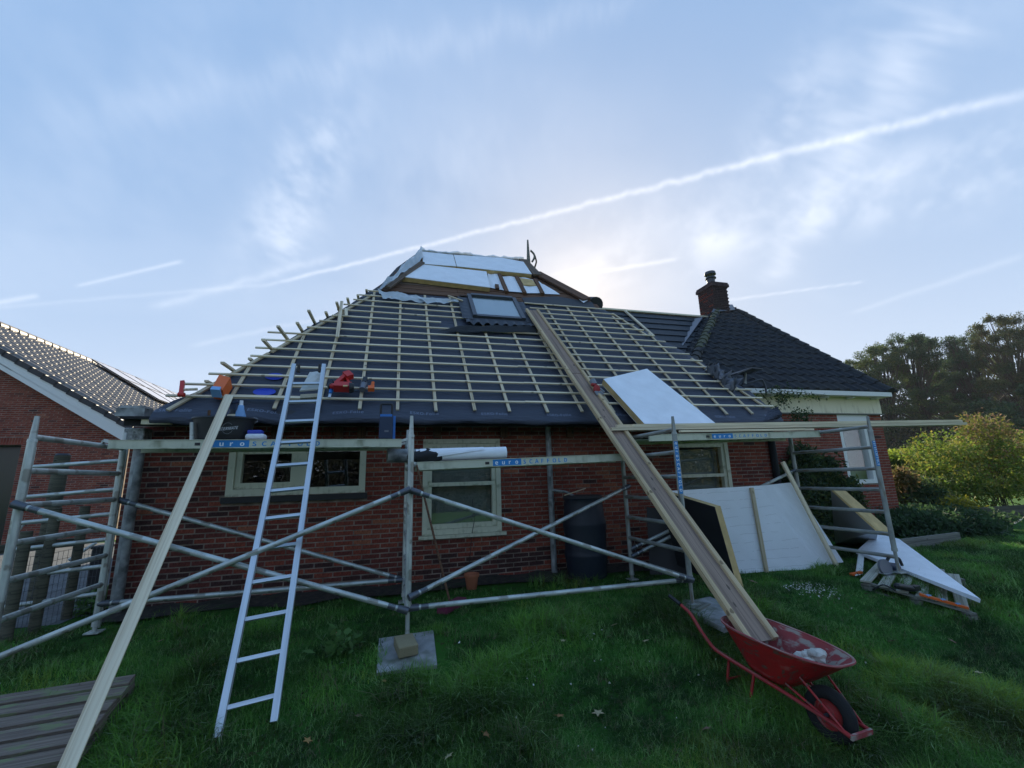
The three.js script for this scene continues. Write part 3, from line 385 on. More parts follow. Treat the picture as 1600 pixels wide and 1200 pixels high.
// downpipes, left gutter box
{
  const z = 0.10, a = Zp(856, 664, z), b = Zp(866.5, 902, z); part(house, 'downpipe', merge([tube(V((a.x + b.x) / 2, 0.02, z), V((a.x + b.x) / 2, a.y, z), 0.045, 0.045, 16), tube(V((a.x + b.x) / 2, 1.02, z), V((a.x + b.x) / 2, 1.1, z), 0.052, 0.052, 16)]), M.zinc);
  const p = Zp(209, 705, 0.12), q = Zp(191, 900, 0.12), x = (p.x + q.x) / 2 + 0.02; part(house, 'downpipe', tube(V(x, 0, 0.12), V(x, 1.98, 0.12), 0.062, 0.062, 16), M.zinc, 'downpipe at the left corner of the farmhouse');
  part(house, 'rainwater_hopper', merge([new RoundedBoxGeometry(0.22, 0.24, 0.2, 2, 0.015).translate(x - 0.02, 2.06, 0.16)]), M.zinc);
  part(house, 'gutter_end', merge([boxG(0.29, 0.10, 0.26).translate(x + 0.05, 2.335, 0.42), boxG(0.25, 0.03, 0.22).translate(x + 0.05, 2.40, 0.42)]), M.zinc);
  part(house, 'fascia_end', boxG(0.30, 0.07, 0.06).translate(x + 0.34, 2.22, 0.55), M.cream);
  const c = Zp(1209, 700, 0.08); part(house, 'corner_pipe', tube(V(c.x, 0, 0.05), V(c.x, 2.15, 0.05), 0.06, 0.06, 12), M.blackMatt, 'black corner pipe at the right end of the wall');
}

// ---------------------------------------------------------------- roof tiles
function tileGeo(w, l, t) {     // one interlocking tile with a roll; local x across, y up the slope, z outward
  const prof = []; for (let i = 0; i <= 8; i++) { const k = i / 8; prof.push([k * w - w / 2, k < 0.45 ? t * 0.15 : t * (0.15 + 1.3 * Math.sin((k - 0.45) / 0.55 * Math.PI))]); }
  return grid(8, 2, (a, b) => { const q = prof[Math.round(a * 8)]; if (b > 0.7) return V(q[0], l, q[1] + 0.0); if (b > 0.3) return V(q[0], 0, q[1] + 0.03); return V(q[0], 0.004, q[1] - 0.03); }, (a, b) => [a * w * 4, b * l * 4]);
}
function tiledFace(parent, o) {    // origin, ax (across), up (slope), nrm, width, length, tile w/l, inside(x,s), parts
  const g = tileGeo(o.w, o.l * 1.12, o.t), base = new THREE.Matrix4().makeBasis(o.ax, o.up, o.nrm), Q = new THREE.Quaternion().setFromRotationMatrix(base), list = [], r = rng(o.seed || 4), wp = wpos(parent);
  for (let j = 0; j * o.l < o.length; j++) for (let i = 0; i * o.w < o.width; i++) { const x = (i + 0.5) * o.w, s = j * o.l; if (!o.inside || o.inside(x, s + o.l / 2)) { const p = o.origin.clone().addScaledVector(o.ax, x).addScaledVector(o.up, s).addScaledVector(o.nrm, (r() - 0.5) * 0.006); list.push({ p, d: p.distanceTo(CAM), k: r() }); } }
  list.sort((a, b) => a.d - b.d); const N = Math.min(o.parts || 0, list.length);
  for (let i = 0; i < N; i++) { const m = new THREE.Mesh(g, o.mats[Math.floor(list[i].k * o.mats.length)]); m.name = i ? 'roof_tile_' + String(i).padStart(3, '0') : 'roof_tile'; m.position.copy(list[i].p).sub(wp); m.quaternion.copy(Q); m.castShadow = m.receiveShadow = true; parent.add(m); }
  const rest = list.slice(N); if (!rest.length) return; const im = new THREE.InstancedMesh(g, o.mats[0], rest.length); im.name = 'roof_tiling'; im.userData.kind = 'stuff'; im.castShadow = im.receiveShadow = true; const mm = new THREE.Matrix4(); rest.forEach((q, i) => { mm.compose(q.p.clone().sub(wp), Q, V(1, 1, 1)); im.setMatrixAt(i, mm); }); parent.add(im);
}

// ---------------------------------------------------------------- front wing on the right, with hipped tiled roof
{
  const ZW = -1.1, w = thing('house_wing', 'low brick house wing with dark tiled hipped roof, cream band and chimney', 'house', V(9, 0, ZW));
  const xl = 6.75, xr = Zp(1386, 700, ZW).x, yF0 = Zp(1300, 646, ZW).y, yF1 = Zp(1300, 618, ZW).y, win = [Zp(1315, 690, ZW).x, Zp(1364, 690, ZW).x, Zp(1340, 756, ZW).y, yF0 - 0.02];
  const wall = part(w, 'wall', wallGeo(xl, xr, -0.3, yF0, [win], ZW - 0.002, 0.28), M.mortar);
  brickField(wall, { x0: xl, x1: xr, y0: 0, y1: yF0 - 0.04, mod: 0.225, course: 0.062, M4: new THREE.Matrix4().makeTranslation(0, 0, ZW - 0.012), holes: [win], seed: 5, parts: 120, focus: V(xr, 1.6, ZW), retone: (q, r) => r() < 0.5 ? 4 : q.t });
  part(w, 'side_wall', merge([boxG(0.28, yF1 + 0.3, 6).translate(xr - 0.14, yF1 / 2 - 0.15, ZW - 3.3), boxG(0.28, yF1, 6).translate(xl + 0.14, yF1 / 2, ZW - 3.3), boxG(xr - xl, yF1, 0.2).translate((xl + xr) / 2, yF1 / 2, ZW - 3)]), M.mortar);
  part(w, 'fascia_band', boxG(xr - xl + 0.06, yF1 - yF0 + 0.06, 0.3).translate((xr + xl) / 2 + 0.01, (yF0 + yF1) / 2 + 0.03, ZW - 0.13), M.cream);
  part(w, 'fascia_strip', boxG(xr - xl + 0.1, 0.025, 0.06).translate((xr + xl) / 2 + 0.02, yF0 - 0.012, ZW + 0.02), M.greyWood);
  const OV = 0.26, eL = Zp(1186, 611, ZW + OV), eR = Zp(1391, 614, ZW + OV), yE = (eL.y + eR.y) / 2;
  part(w, 'gutter', merge([boxG(eR.x - xl + 0.3, 0.10, 0.12).translate((eR.x + xl) / 2 - 0.15, yE - 0.02, ZW + OV - 0.03), boxG(0.10, 0.10, 5).translate(eR.x - 0.02, yE - 0.02, ZW + OV - 2.5)]), M.whiteFrame);
  part(w, 'soffit', boxG(eR.x - xl, 0.03, 0.36).translate((eR.x + xl) / 2, yE - 0.04, ZW + 0.1), M.cream);
  for (const px of [1208, 1252, 1294, 1334, 1372]) { const p = Zp(px, 618, ZW + 0.2); part(w, 'rafter_foot', boxG(0.07, 0.05, 0.17).translate(p.x, yE - 0.082, ZW + 0.112), M.whiteFrame); }
  // window
  const f = new THREE.Group(); f.name = 'window'; w.add(f); const bx = (x0, x1, y0, y1, z0, z1) => boxG(x1 - x0, y1 - y0, z1 - z0).translate((x0 + x1) / 2, (y0 + y1) / 2, (z0 + z1) / 2);
  const yT = Zp(1330, 659, ZW).y; part(f, 'panel', bx(win[0], win[1], yT, win[3], ZW - 0.1, ZW - 0.01), M.whiteFrame);
  part(f, 'frame', merge([bx(win[0], win[0] + 0.09, win[2], yT, ZW - 0.14, ZW), bx(win[1] - 0.2, win[1] - 0.11, win[2], yT, ZW - 0.14, ZW), bx(win[1] - 0.08, win[1], win[2], yT, ZW - 0.1, ZW + 0.03), bx(win[0], win[1], win[2], win[2] + 0.09, ZW - 0.13, ZW + 0.02)]), M.whiteFrame);
  part(f, 'pane', bx(win[0] + 0.09, win[1] - 0.2, win[2] + 0.09, yT, ZW - 0.08, ZW - 0.07), M.glass); part(f, 'curtain', bx(win[0] + 0.05, win[1], win[2], yT, ZW - 0.35, ZW - 0.3), M.blind);
  // roof: apex under the chimney
  const P = V(0, yE + 0.03, ZW + OV), pt = 42 * Math.PI / 180, n = V(0, Math.cos(pt), Math.sin(pt)), up = V(0, Math.sin(pt), -Math.cos(pt));
  const a0 = onPlane(1122, 482, P, n), a1 = onPlane(1143, 482, P, n), e0 = V(onPlane(1075, 612, P, n).x, P.y, P.z), e1 = V(eR.x, P.y, P.z), zc = a0.z;
  const mir = (p) => V(p.x, p.y, 2 * zc - p.z), roofW = new THREE.Group(); roofW.name = 'roof'; w.add(roofW);
  const tm = [[0.010, 0.011, 0.015], [0.014, 0.014, 0.017], [0.009, 0.010, 0.014], [0.017, 0.016, 0.016]].map((c) => S({ color: lin(...c), roughness: 0.8, bumpMap: BN24, bumpScale: 0.003 }));
  const lo = (p) => p.clone().addScaledVector(n, -0.05);
  part(roofW, 'roof_deck', merge([polyG([lo(e0), lo(e1), lo(a1), lo(a0)]), polyG([mir(lo(e1)), mir(lo(e0)), mir(lo(a0)), mir(lo(a1))]), polyG([lo(e1), mir(lo(e1)), mir(lo(a1)), lo(a1)]), polyG([mir(lo(e0)), lo(e0), lo(a0), mir(lo(a0))])]), tm[0]);
  const wid = e1.x - e0.x, len = a0.clone().sub(e0).dot(up);
  tiledFace(roofW, { origin: e0.clone(), ax: V(1, 0, 0), up, nrm: n, width: wid, length: len, w: 0.30, l: 0.34, t: 0.035, seed: 6, parts: 300, mats: tm, inside: (x, s) => { const k = s / len, xa = lerp(0, a0.x - e0.x, k), xb = lerp(wid, a1.x - e0.x, k); return x > xa - 0.05 && x < xb + 0.1; } });
  { const ax = V(0, 0, 1), dxz = a0.x - e0.x, hh = a0.y - e0.y, up2 = V(dxz, hh, 0).normalize(), nr = V(-hh, dxz, 0).normalize(), L2 = Math.hypot(dxz, hh), dz = e0.z - a0.z;
    tiledFace(roofW, { origin: V(e0.x, e0.y, zc - dz), ax, up: up2, nrm: nr, width: 2 * dz, length: L2, w: 0.30, l: 0.34, t: 0.035, seed: 7, parts: 0, mats: tm, inside: (x, s) => Math.abs(x - dz) < dz * (1 - s / L2) + 0.05 }); }
  const capM = [S({ color: lin(0.03, 0.03, 0.03), roughness: 0.85 }), S({ color: lin(0.075, 0.08, 0.05), roughness: 0.95 })];
  const caps = (A, B, k) => { const L = A.distanceTo(B), nn = Math.floor(L / 0.36), d = B.clone().sub(A).normalize(); for (let i = 0; i < nn; i++) { const a = A.clone().addScaledVector(d, i * 0.36), b = A.clone().addScaledVector(d, i * 0.36 + 0.4); part(roofW, 'hip_tile', tube(a, b, 0.135, 0.105, 10), capM[(i > k) ? 1 : 0]); } };
  caps(e0, a0, 6); caps(e1, a1, 99);
  // chimney
  const cx0 = Zp(1097, 485, zc).x, cz = zc + 0.38, ch = new THREE.Group(); ch.name = 'chimney'; w.add(ch);
  const fl = Zp(1117, 478, cz), fr = Zp(1140, 478, cz), top = Zp(1128, 445, cz).y, W = fr.x - fl.x, D = 0.72, yb = fl.y - 1.2;
  const body = part(ch, 'stack', boxG(W - 0.02, top - yb, D - 0.02).translate((fl.x + fr.x) / 2, (top + yb) / 2, cz - D / 2), M.mortar);
  brickField(ch, { x0: fl.x, x1: fr.x, y0: yb, y1: top - 0.05, mod: 0.225, course: 0.062, M4: new THREE.Matrix4().makeTranslation(0, 0, cz), seed: 31, retone: (q, r) => 8, parts: 0 });
  brickField(ch, { x0: 0, x1: D, y0: yb, y1: top - 0.05, mod: 0.225, course: 0.062, M4: new THREE.Matrix4().makeRotationY(-Math.PI / 2).setPosition(fl.x, 0, cz - D), seed: 32, retone: (q, r) => r() < 0.25 ? 5 : 8, parts: 0 });
  part(ch, 'corbel', merge([boxG(W + 0.10, 0.10, D + 0.10).translate((fl.x + fr.x) / 2, top - 0.03, cz - D / 2), boxG(W + 0.06, 0.06, D + 0.06).translate((fl.x + fr.x) / 2, top + 0.05, cz - D / 2)]), brickMats[8]);
  const fx0 = Zp(1111, 440, cz - D / 2), yt = Zp(1111, 426, cz - D / 2).y, fy = top + 0.08; part(ch, 'flue', merge([tube(V(fx0.x, fy, fx0.z), V(fx0.x, lerp(fy, yt, 0.62), fx0.z), 0.13, 0.13, 18), tube(V(fx0.x, lerp(fy, yt, 0.55), fx0.z), V(fx0.x, lerp(fy, yt, 0.62), fx0.z), 0.18, 0.17, 18)]), M.lead);
  part(ch, 'flue_cap', merge([tube(V(fx0.x, lerp(fy, yt, 0.82), fx0.z), V(fx0.x, yt, fx0.z), 0.19, 0.17, 18), ...[0, 1, 2, 3].map((k) => tube(V(fx0.x + 0.12 * Math.cos(k * 1.57), lerp(fy, yt, 0.6), fx0.z + 0.12 * Math.sin(k * 1.57)), V(fx0.x + 0.12 * Math.cos(k * 1.57), lerp(fy, yt, 0.84), fx0.z + 0.12 * Math.sin(k * 1.57)), 0.012, 0.012, 6))]), M.lead);
  part(ch, 'lead_flashing', slab([onPlane(1110, 492, P, n), onPlane(1147, 488, P, n), onPlane(1143, 480, P, n), onPlane(1117, 479, P, n)].map((p) => p.addScaledVector(n, 0.1)), 0.02, n), M.leadLight);
  // linking roof between the hip of the farmhouse and the chimney, dark corrugated sheet
  const z0 = zc + 0.0, A = Zp(940, 484, z0), B = Zp(1100, 497, z0), yr = (A.y + B.y) / 2, pl = 44 * Math.PI / 180;
  const ribs = []; for (let i = 0; i < 12; i++) { const s0 = i * 0.42, s1 = s0 + 0.42; const q = (x, s, o) => V(x, yr - s * Math.sin(pl) + o * Math.cos(pl), z0 + s * Math.cos(pl) + o * Math.sin(pl)); ribs.push(slab([q(3.6, s1, 0.03), q(a0.x + 1.2, s1, 0.03), q(a0.x + 1.2, s0, 0), q(3.6, s0, 0)], 0.03, V(0, Math.cos(pl), Math.sin(pl)))); }
  ribs.push(slab([V(3.6, yr, z0), V(a0.x + 1.2, yr, z0), V(a0.x + 1.2, yr - 3.6, z0 - 3.7), V(3.6, yr - 3.6, z0 - 3.7)], 0.02, V(0, 0.7, -0.7)));
  const link = part(w, 'link_roof', merge(ribs), S({ color: lin(0.014, 0.018, 0.026), roughness: 0.6 }));
  part(w, 'link_ridge', beam(V(3.6, yr + 0.03, z0), V(a0.x + 0.2, yr + 0.03, z0), 0.14, 0.05), M.cream);
  { const q = (x, s, o) => V(x, yr - s * Math.sin(pl) + o * Math.cos(pl), z0 + s * Math.cos(pl) + o * Math.sin(pl)); const x = Zp(974, 487, z0).x; part(w, 'link_lath', beam(q(x, 0.05, 0.06), q(x + 0.05, 1.9, 0.06), 0.08, 0.04, V(0, 0.7, 0.7)), M.pine2); }
  part(w, 'valley_lead', beam(Zp(1092, 497, z0 + 0.2), Zp(1060, 541, z0 + 1.6), 0.25, 0.03, V(-0.4, 0.8, 0.4)), M.leadLight);
  // cowl and crumpled lead between the two roofs
  const cw = new THREE.Group(); cw.name = 'vent_cowl'; w.add(cw); const q = (u, v) => Zp(u, v, -0.4);
  part(cw, 'cowl_hood', merge([beam(q(1138, 588), q(1160, 579), 0.5, 0.025), beam(q(1160, 579), q(1177, 581), 0.5, 0.025)]), M.lead); part(cw, 'post', tube(q(1164, 600), q(1164, 583), 0.03, 0.03, 8), M.zinc); part(cw, 'cable', pipe([q(1160, 600), q(1175, 597), q(1190, 593), q(1196, 604), q(1197, 613)], 0.02, 6, 20), M.lead);
  const crum = (c, s) => grid(18, 14, (a, b) => { const p = bil(c, a, b); const k = pn(a * 9 + s, b * 7 + s, 64, 64) - 0.5; p.y += k * 0.22; p.z += k * 0.25 + 0.1 * (pn(a * 5, b * 11 + s, 64, 64) - 0.5); return p; });
  part(w, 'crumpled_lead', crum([Rp(1103, 574, 0.12), Rp(1118, 572, 0.2), Rp(1158, 600, 0.2), Rp(1143, 607, 0.1)], 3), M.leadLight);
}

// ---------------------------------------------------------------- neighbouring house on the left
{
  const ZG = -8.8, E = Zp(207, 668, ZG), AP = Zp(-170, 446, ZG), h = thing('neighbour_house', 'red brick neighbouring house with glossy tiled gable roof and white bargeboard', 'house', V(E.x - 4, 0, ZG));
  const xr = Zp(193, 745, ZG - 0.4).x, slope = (AP.y - E.y) / (E.x - AP.x), up = V(AP.x - E.x, AP.y - E.y, 0).normalize(), n = V(AP.y - E.y, E.x - AP.x, 0).normalize(), Ls = AP.distanceTo(E), ZB = -34, zw = ZG - 0.4;
  const yRoof = (x) => E.y + (E.x - x) * slope - 0.28;
  const door = [Zp(-140, 740, zw).x, Zp(24, 740, zw).x, -0.1, Zp(10, 695, zw).y], xl = AP.x * 2 - xr;
  const sh = new THREE.Shape([[xl, -0.2], [xr, -0.2], [xr, yRoof(xr)], [AP.x, yRoof(AP.x)], [xl, yRoof(xr)]].map((p) => new THREE.Vector2(...p))); sh.holes.push(new THREE.Path([[door[0], 0], [door[0], door[3]], [door[1], door[3]], [door[1], 0]].map((p) => new THREE.Vector2(...p))));
  const wall = part(h, 'wall', new THREE.ExtrudeGeometry(sh, { depth: 0.3, bevelEnabled: false }).translate(0, 0, zw - 0.302), M.mortar);
  brickField(wall, { x0: Zp(-60, 700, zw).x, x1: xr, y0: 0, y1: 7, mod: 0.205, course: 0.0615, M4: new THREE.Matrix4().makeTranslation(0, 0, zw - 0.012), holes: [[door[0], door[1], 0, door[3] + 0.21]], seed: 9, parts: 300, focus: V(xr - 1.5, 1.6, zw), inside: (x, y, a, b) => y < yRoof(b) - 0.02 && y < yRoof(x), retone: (q, r) => r() < 0.1 ? 5 : r() < 0.55 ? 0 : q.t });
  for (let x = door[0]; x < door[1]; x += 0.066) part(wall, 'brick', boxG(0.056, 0.2, 0.03).translate(x + 0.03, door[3] + 0.104, zw - 0.012), brickMats[Math.floor(x * 97 % 3 + 3) % 5]);
  part(h, 'side_wall', merge([boxG(0.3, yRoof(xr) + 0.2, -ZB + zw).translate(xr - 0.15, yRoof(xr) / 2 - 0.1, (ZB + zw) / 2 - 0.3), boxG(xr - xl, 4, 0.2).translate((xl + xr) / 2, 2, ZB)]), M.mortar);
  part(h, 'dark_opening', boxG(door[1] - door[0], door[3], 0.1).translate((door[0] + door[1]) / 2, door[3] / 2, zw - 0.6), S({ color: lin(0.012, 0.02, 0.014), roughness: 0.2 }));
  const drop = (p, d) => p.clone().add(V(0, -d, 0)), c0 = E.clone().addScaledVector(up, 0.05);
  part(h, 'bargeboard', slab([drop(c0, 0.10), drop(c0, 0.52), drop(AP, 0.52), drop(AP, 0.10)].map((p) => p.clone().setZ(ZG + 0.0)), 0.05, V(0, 0, 1)), M.whiteFrame);
  part(h, 'verge_soffit', slab([drop(c0, 0.36), drop(AP, 0.36), drop(AP, 0.36).setZ(zw), drop(c0, 0.36).setZ(zw)], 0.03, n), M.whiteFrame);
  const roofN = new THREE.Group(); roofN.name = 'roof'; h.add(roofN); const m2 = (p) => V(2 * AP.x - p.x, p.y, p.z), bk = (p) => p.clone().setZ(ZB);
  const lo = (p) => p.clone().addScaledVector(n, -0.06), F0 = lo(E).setZ(ZG - 0.03), F1 = lo(AP).setZ(ZG - 0.03);
  part(roofN, 'roof_deck', merge([polyG([F0, bk(F0), bk(F1), F1]), polyG([m2(F0), F1, bk(F1), bk(m2(F0))])]), M.dark);
  const tm = [[0.15, 0.135, 0.122], [0.17, 0.15, 0.132], [0.125, 0.115, 0.108]].map((c) => S({ color: lin(...c), roughness: 0.48 }));
  const zS = onPlane(137, 568, AP, n).z;
  tiledFace(roofN, { origin: E.clone().setZ(ZG), ax: V(0, 0, -1), up, nrm: n, width: ZG - ZB, length: Ls, w: 0.36, l: 0.40, t: 0.06, seed: 12, parts: 300, mats: tm });
  for (let k = 0; k * 0.4 < Ls; k++) part(roofN, 'verge_tile', beam(E.clone().addScaledVector(up, k * 0.4).addScaledVector(n, -0.02), E.clone().addScaledVector(up, k * 0.4 + 0.43).addScaledVector(n, -0.05), 0.05, 0.15, n), M.dark);
  for (let z = ZG, k = 0; z > ZB; z -= 0.42, k++) part(roofN, 'ridge_tile', tube(V(AP.x, AP.y + 0.02, z), V(AP.x, AP.y + 0.06, z - 0.46), 0.2, 0.16, 12), tm[k % 3]);
  const sA = onPlane(150, 573, AP, n).sub(E).dot(up), sBt = onPlane(233, 628, AP, n).sub(E).dot(up);
  const pt = (z, s, o) => E.clone().setZ(z).addScaledVector(up, s).addScaledVector(n, o);
  for (let c = 0; c < 6; c++) for (let r = 0; r < 2; r++) { const za = zS - c * 1.75, zb = za - 1.72, s1 = lerp(sBt, sA, r / 2) + 0.01, s2 = lerp(sBt, sA, (r + 1) / 2) - 0.01; const g = part(h, 'solar_panel', slab([pt(za, s1, 0.24), pt(zb, s1, 0.24), pt(zb, s2, 0.24), pt(za, s2, 0.24)], 0.04, n), M.solar); part(g, 'panel_frame', merge([beam(pt(za, s1, 0.235), pt(za, s2, 0.235), 0.035, 0.05, n), beam(pt(za, s1 - 0.01, 0.235), pt(zb, s1 - 0.01, 0.235), 0.035, 0.05, n)]), M.dark); }
  part(h, 'gutter', tube(pt(ZG, -0.08, -0.16), pt(ZB, -0.08, -0.16), 0.08, 0.08, 10), M.zinc);
  const gp = Zp(187, 745, ZG - 0.1); part(h, 'downpipe', tube(V(xr - 0.06, 0, ZG - 0.25), V(xr - 0.06, yRoof(xr), ZG - 0.25), 0.06, 0.06, 10), M.whiteFrame, 'white downpipe at the corner of the gable');
  part(h, 'kneeler', merge([boxG(0.45, 0.16, 0.3).translate(E.x - 0.1, E.y - 0.22, ZG - 0.2), boxG(0.36, 0.14, 0.3).translate(E.x - 0.16, E.y - 0.37, ZG - 0.2)]), brickMats[7]);
}
// ---------------------------------------------------------------- scaffold
const FX = [-2.89, 0.165, 3.22, 6.33], ZF = 2.18, ZB2 = 0.9, FOOT = [0.02, 0.02, 0.02, 0.1];
const RUNG = [[0.477, 0.762, 1.041, 1.329, 1.602, 1.876], [0.27, 0.54, 0.82, 1.09, 1.33, 1.585], [0.285, 0.57, 0.85, 1.125, 1.395, 1.674, 1.94], [0.289, 0.57, 0.851, 1.139, 1.418, 1.703, 1.985]];
const frameLabels = ['galvanised scaffold frame at the left end of the scaffold, nearest the wire fence', 'galvanised scaffold frame seen edge on, its foot on the pale concrete slab', 'galvanised scaffold frame with blue lettering on its leg, right of the chute', 'galvanised scaffold frame at the right end, its foot on the wooden pallet'];
const topY = [2.05, 2.08, 2.1, 2.13];
FX.forEach((x, i) => {
  const f = thing('scaffold_section', frameLabels[i], 'scaffold frame', V(x, FOOT[i], (ZF + ZB2) / 2), 'scaffold frames in front of the farmhouse');
  const rr = 0.0295, GM = i >= 2 ? M.galvOld : M.galv;
  for (const z of [ZF, ZB2]) {
    const y0 = z === ZF ? FOOT[i] + 0.28 : 0.10, l = part(f, 'leg', merge([tube(V(x, y0, z), V(x, topY[i] - 0.2, z), rr, rr, 18), tube(V(x, topY[i] - 0.2, z), V(x, topY[i], z), rr * 0.85, rr * 0.55, 14), tube(V(x, topY[i] - 0.215, z), V(x, topY[i] - 0.19, z), rr * 1.12, rr * 1.05, 14)]), GM);
    part(f, 'adjustable_foot', merge([tube(V(x, z === ZF ? FOOT[i] : 0.02, z), V(x, y0 + 0.02, z), 0.02, 0.02, 12), boxG(0.13, 0.012, 0.13).translate(x, (z === ZF ? FOOT[i] : 0.02) + 0.006, z), tube(V(x, y0 - 0.02, z), V(x, y0 + 0.02, z), 0.034, 0.034, 8)]), GM);
    if (z === ZF && i >= 2) { const lb = letterMat((c, w, h) => { c.fillStyle = '#2c7fc0'; c.fillRect(0, 0, w, h); c.save(); c.translate(w / 2, 0); c.rotate(Math.PI / 2); c.fillStyle = '#dfe8ee'; c.font = `bold ${w * 0.95}px sans-serif`; c.textBaseline = 'middle'; const s = 'euroSCAFFOLD'; for (let k = 0; k < s.length; k++) c.fillText(s[k], 8 + k * h / 12.4, 0); c.restore(); }, 48, 512); const yc = i === 2 ? 1.50 : 1.62, hh = i === 2 ? 0.6 : 0.34; part(l, 'printed_band', new THREE.CylinderGeometry(rr + 0.002, rr + 0.002, hh, 20, 1, true, -1.1, 1.5).translate(x, yc, z), lb); }
  }
  RUNG[i].forEach((y) => part(f, 'rung', tube(V(x, y, ZF), V(x, y, ZB2), 0.025, 0.025, 14), GM));
});
const diag = (a, b, label, r = 0.0245) => { const t = thing('scaffold_brace', label, 'brace', a.clone(), 'scaffold braces'); const d = b.clone().sub(a).normalize(); part(t, 'tube', tube(a, b, r, r, 14), M.galv); for (const [p, s] of [[a, 1], [b, -1]]) { const e = p.clone().addScaledVector(d, 0.07 * s); part(t, 'clip', merge([tube(p.clone().addScaledVector(d, -0.03 * s), e, r * 1.35, r * 1.25, 10), tube(p.clone().addScaledVector(d, 0.09 * s), p.clone().addScaledVector(d, 0.16 * s), r * 1.04, r * 1.04, 10)]), M.clamp); } return t; };
const zf = ZF + 0.05;
diag(V(FX[0] + 0.02, 1.335, zf), V(FX[1] - 0.03, 0.275, zf), 'thick grey brace sloping down right across the front of the left bay');
diag(V(FX[0] - 0.02, 0.20, zf + 0.05), V(FX[1] - 0.03, 1.345, zf + 0.05), 'grey brace rising right across the front of the left bay');
diag(V(FX[0] + 0.03, 1.315, ZB2 - 0.05), V(FX[1] - 0.03, 0.27, ZB2 - 0.05), 'thin grey brace sloping down behind the ladder, close to the brick wall');
diag(V(FX[0] + 0.03, 0.29, ZB2), V(FX[1] - 0.03, 0.27, ZB2), 'level grey tube low along the wall behind the ladder');
diag(V(FX[1] + 0.03, 1.335, zf), V(FX[2] - 0.03, 0.285, zf), 'grey brace sloping down right in the middle bay, ending below the chute');
diag(V(FX[1] + 0.03, 0.385, zf), V(FX[2] + 0.02, 1.265, ZB2 + 0.05), 'grey brace rising right in the middle bay in front of the rain barrel');
diag(V(FX[1] + 0.03, 0.275, ZF), V(FX[2] - 0.03, 0.275, ZF), 'level grey tube at the foot of the middle bay over the grass');
diag(V(FX[3] - 0.02, 1.42, ZB2), V(FX[2] + 0.03, 0.42, ZB2), 'grey brace behind the white boards in the right bay');
diag(V(FX[2] + 0.03, 0.33, ZB2 + 0.02), V(FX[2] + 0.9, 0.63, ZB2 + 0.02), 'short grey brace near the foot of the wall behind the chute');
function deck(x0, y0, x1, y1, zFr, wid, label, text) {
  const t = thing('scaffold_deck', label, 'platform', V((x0 + x1) / 2, (y0 + y1) / 2, zFr - wid / 2), 'scaffold platforms'), h = 0.095, dy = (y1 - y0) / (x1 - x0), yy = (x) => y0 + (x - x0) * dy;
  for (const z of [zFr, zFr - wid]) { const a = V(x0 + 0.05, y0 - h / 2, z), b = V(x1 - 0.05, y1 - h / 2, z); part(t, 'side_beam', merge([beam(a, b, 0.012, h, V(0, 1, 0)), beam(a.clone().add(V(0, h / 2 - 0.004, -0.012)), b.clone().add(V(0, h / 2 - 0.004, -0.012)), 0.05, 0.007), beam(a.clone().add(V(0, -h / 2 + 0.006, -0.006)), b.clone().add(V(0, -h / 2 + 0.006, -0.006)), 0.034, 0.010)]), M.deckSide); }
  part(t, 'deck_board', beam(V(x0 + 0.08, y0 - 0.012, zFr - wid / 2), V(x1 - 0.08, y1 - 0.012, zFr - wid / 2), wid - 0.06, 0.014), M.deckTop);
  for (let k = 1; k < 6; k++) { const x = lerp(x0, x1, k / 6); part(t, 'cross_bar', beam(V(x, yy(x) - 0.05, zFr - 0.02), V(x, yy(x) - 0.05, zFr - wid + 0.02), 0.04, 0.04), M.deckSide); }
  for (const x of [x0, x1]) for (const z of [zFr - 0.05, zFr - wid + 0.05]) { const s = x === x0 ? 1 : -1; part(t, 'hook', merge([beam(V(x + s * 0.09, yy(x) - 0.03, z), V(x - s * 0.012, yy(x) - 0.002, z), 0.05, 0.03), beam(V(x - s * 0.014, yy(x), z), V(x - s * 0.03, yy(x) - 0.045, z), 0.05, 0.014, V(1, 0, 0))]), M.galv); }
  for (const [ca, cb, hh] of text) { const a = V(ca, yy(ca) - h / 2, zFr + 0.0085), b = V(cb, yy(cb) - h / 2, zFr + 0.0085); const g = new THREE.PlaneGeometry(a.distanceTo(b), hh); g.rotateZ(Math.atan2(b.y - a.y, b.x - a.x)).translate((a.x + b.x) / 2, (a.y + b.y) / 2 + 0.002, a.z); part(t, 'printed_name', g, scaffoldLabel); part(t, 'slot', boxG(0.05, 0.03, 0.004).translate(ca - 0.07, yy(ca - 0.07) - h / 2, zFr + 0.008), M.black); }
  return t;
}
const dk1 = [Zp(152, 685, 1.33), Zp(637, 684, 1.33)], dk2 = [Zp(650, 722, 1.45), Zp(1003, 709, 1.45)], dk3 = [Zp(1010, 680, 1.5), Zp(1288, 675, 1.5)];
deck(FX[0] + 0.03, 1.93, FX[1] - 0.03, 1.925, 1.33, 0.62, 'pale scaffold platform on the left, carrying the black mortar tub', [[Zp(321, 692, 1.33).x, Zp(505, 692, 1.33).x, 0.088]]);
deck(FX[1] + 0.05, dk2[0].y, FX[2] - 0.03, dk2[1].y + 0.01, 1.45, 0.62, 'pale scaffold platform in the middle, carrying the white roll', [[Zp(770, 723, 1.45).x, Zp(889, 719, 1.45).x, 0.088]]);
deck(FX[2] + 0.03, 1.955, FX[3] - 0.03, 2.0, 1.5, 0.62, 'scaffold platform on the right under the long battens', [[Zp(1112, 681, 1.5).x, Zp(1200, 680, 1.5).x, 0.07]]);
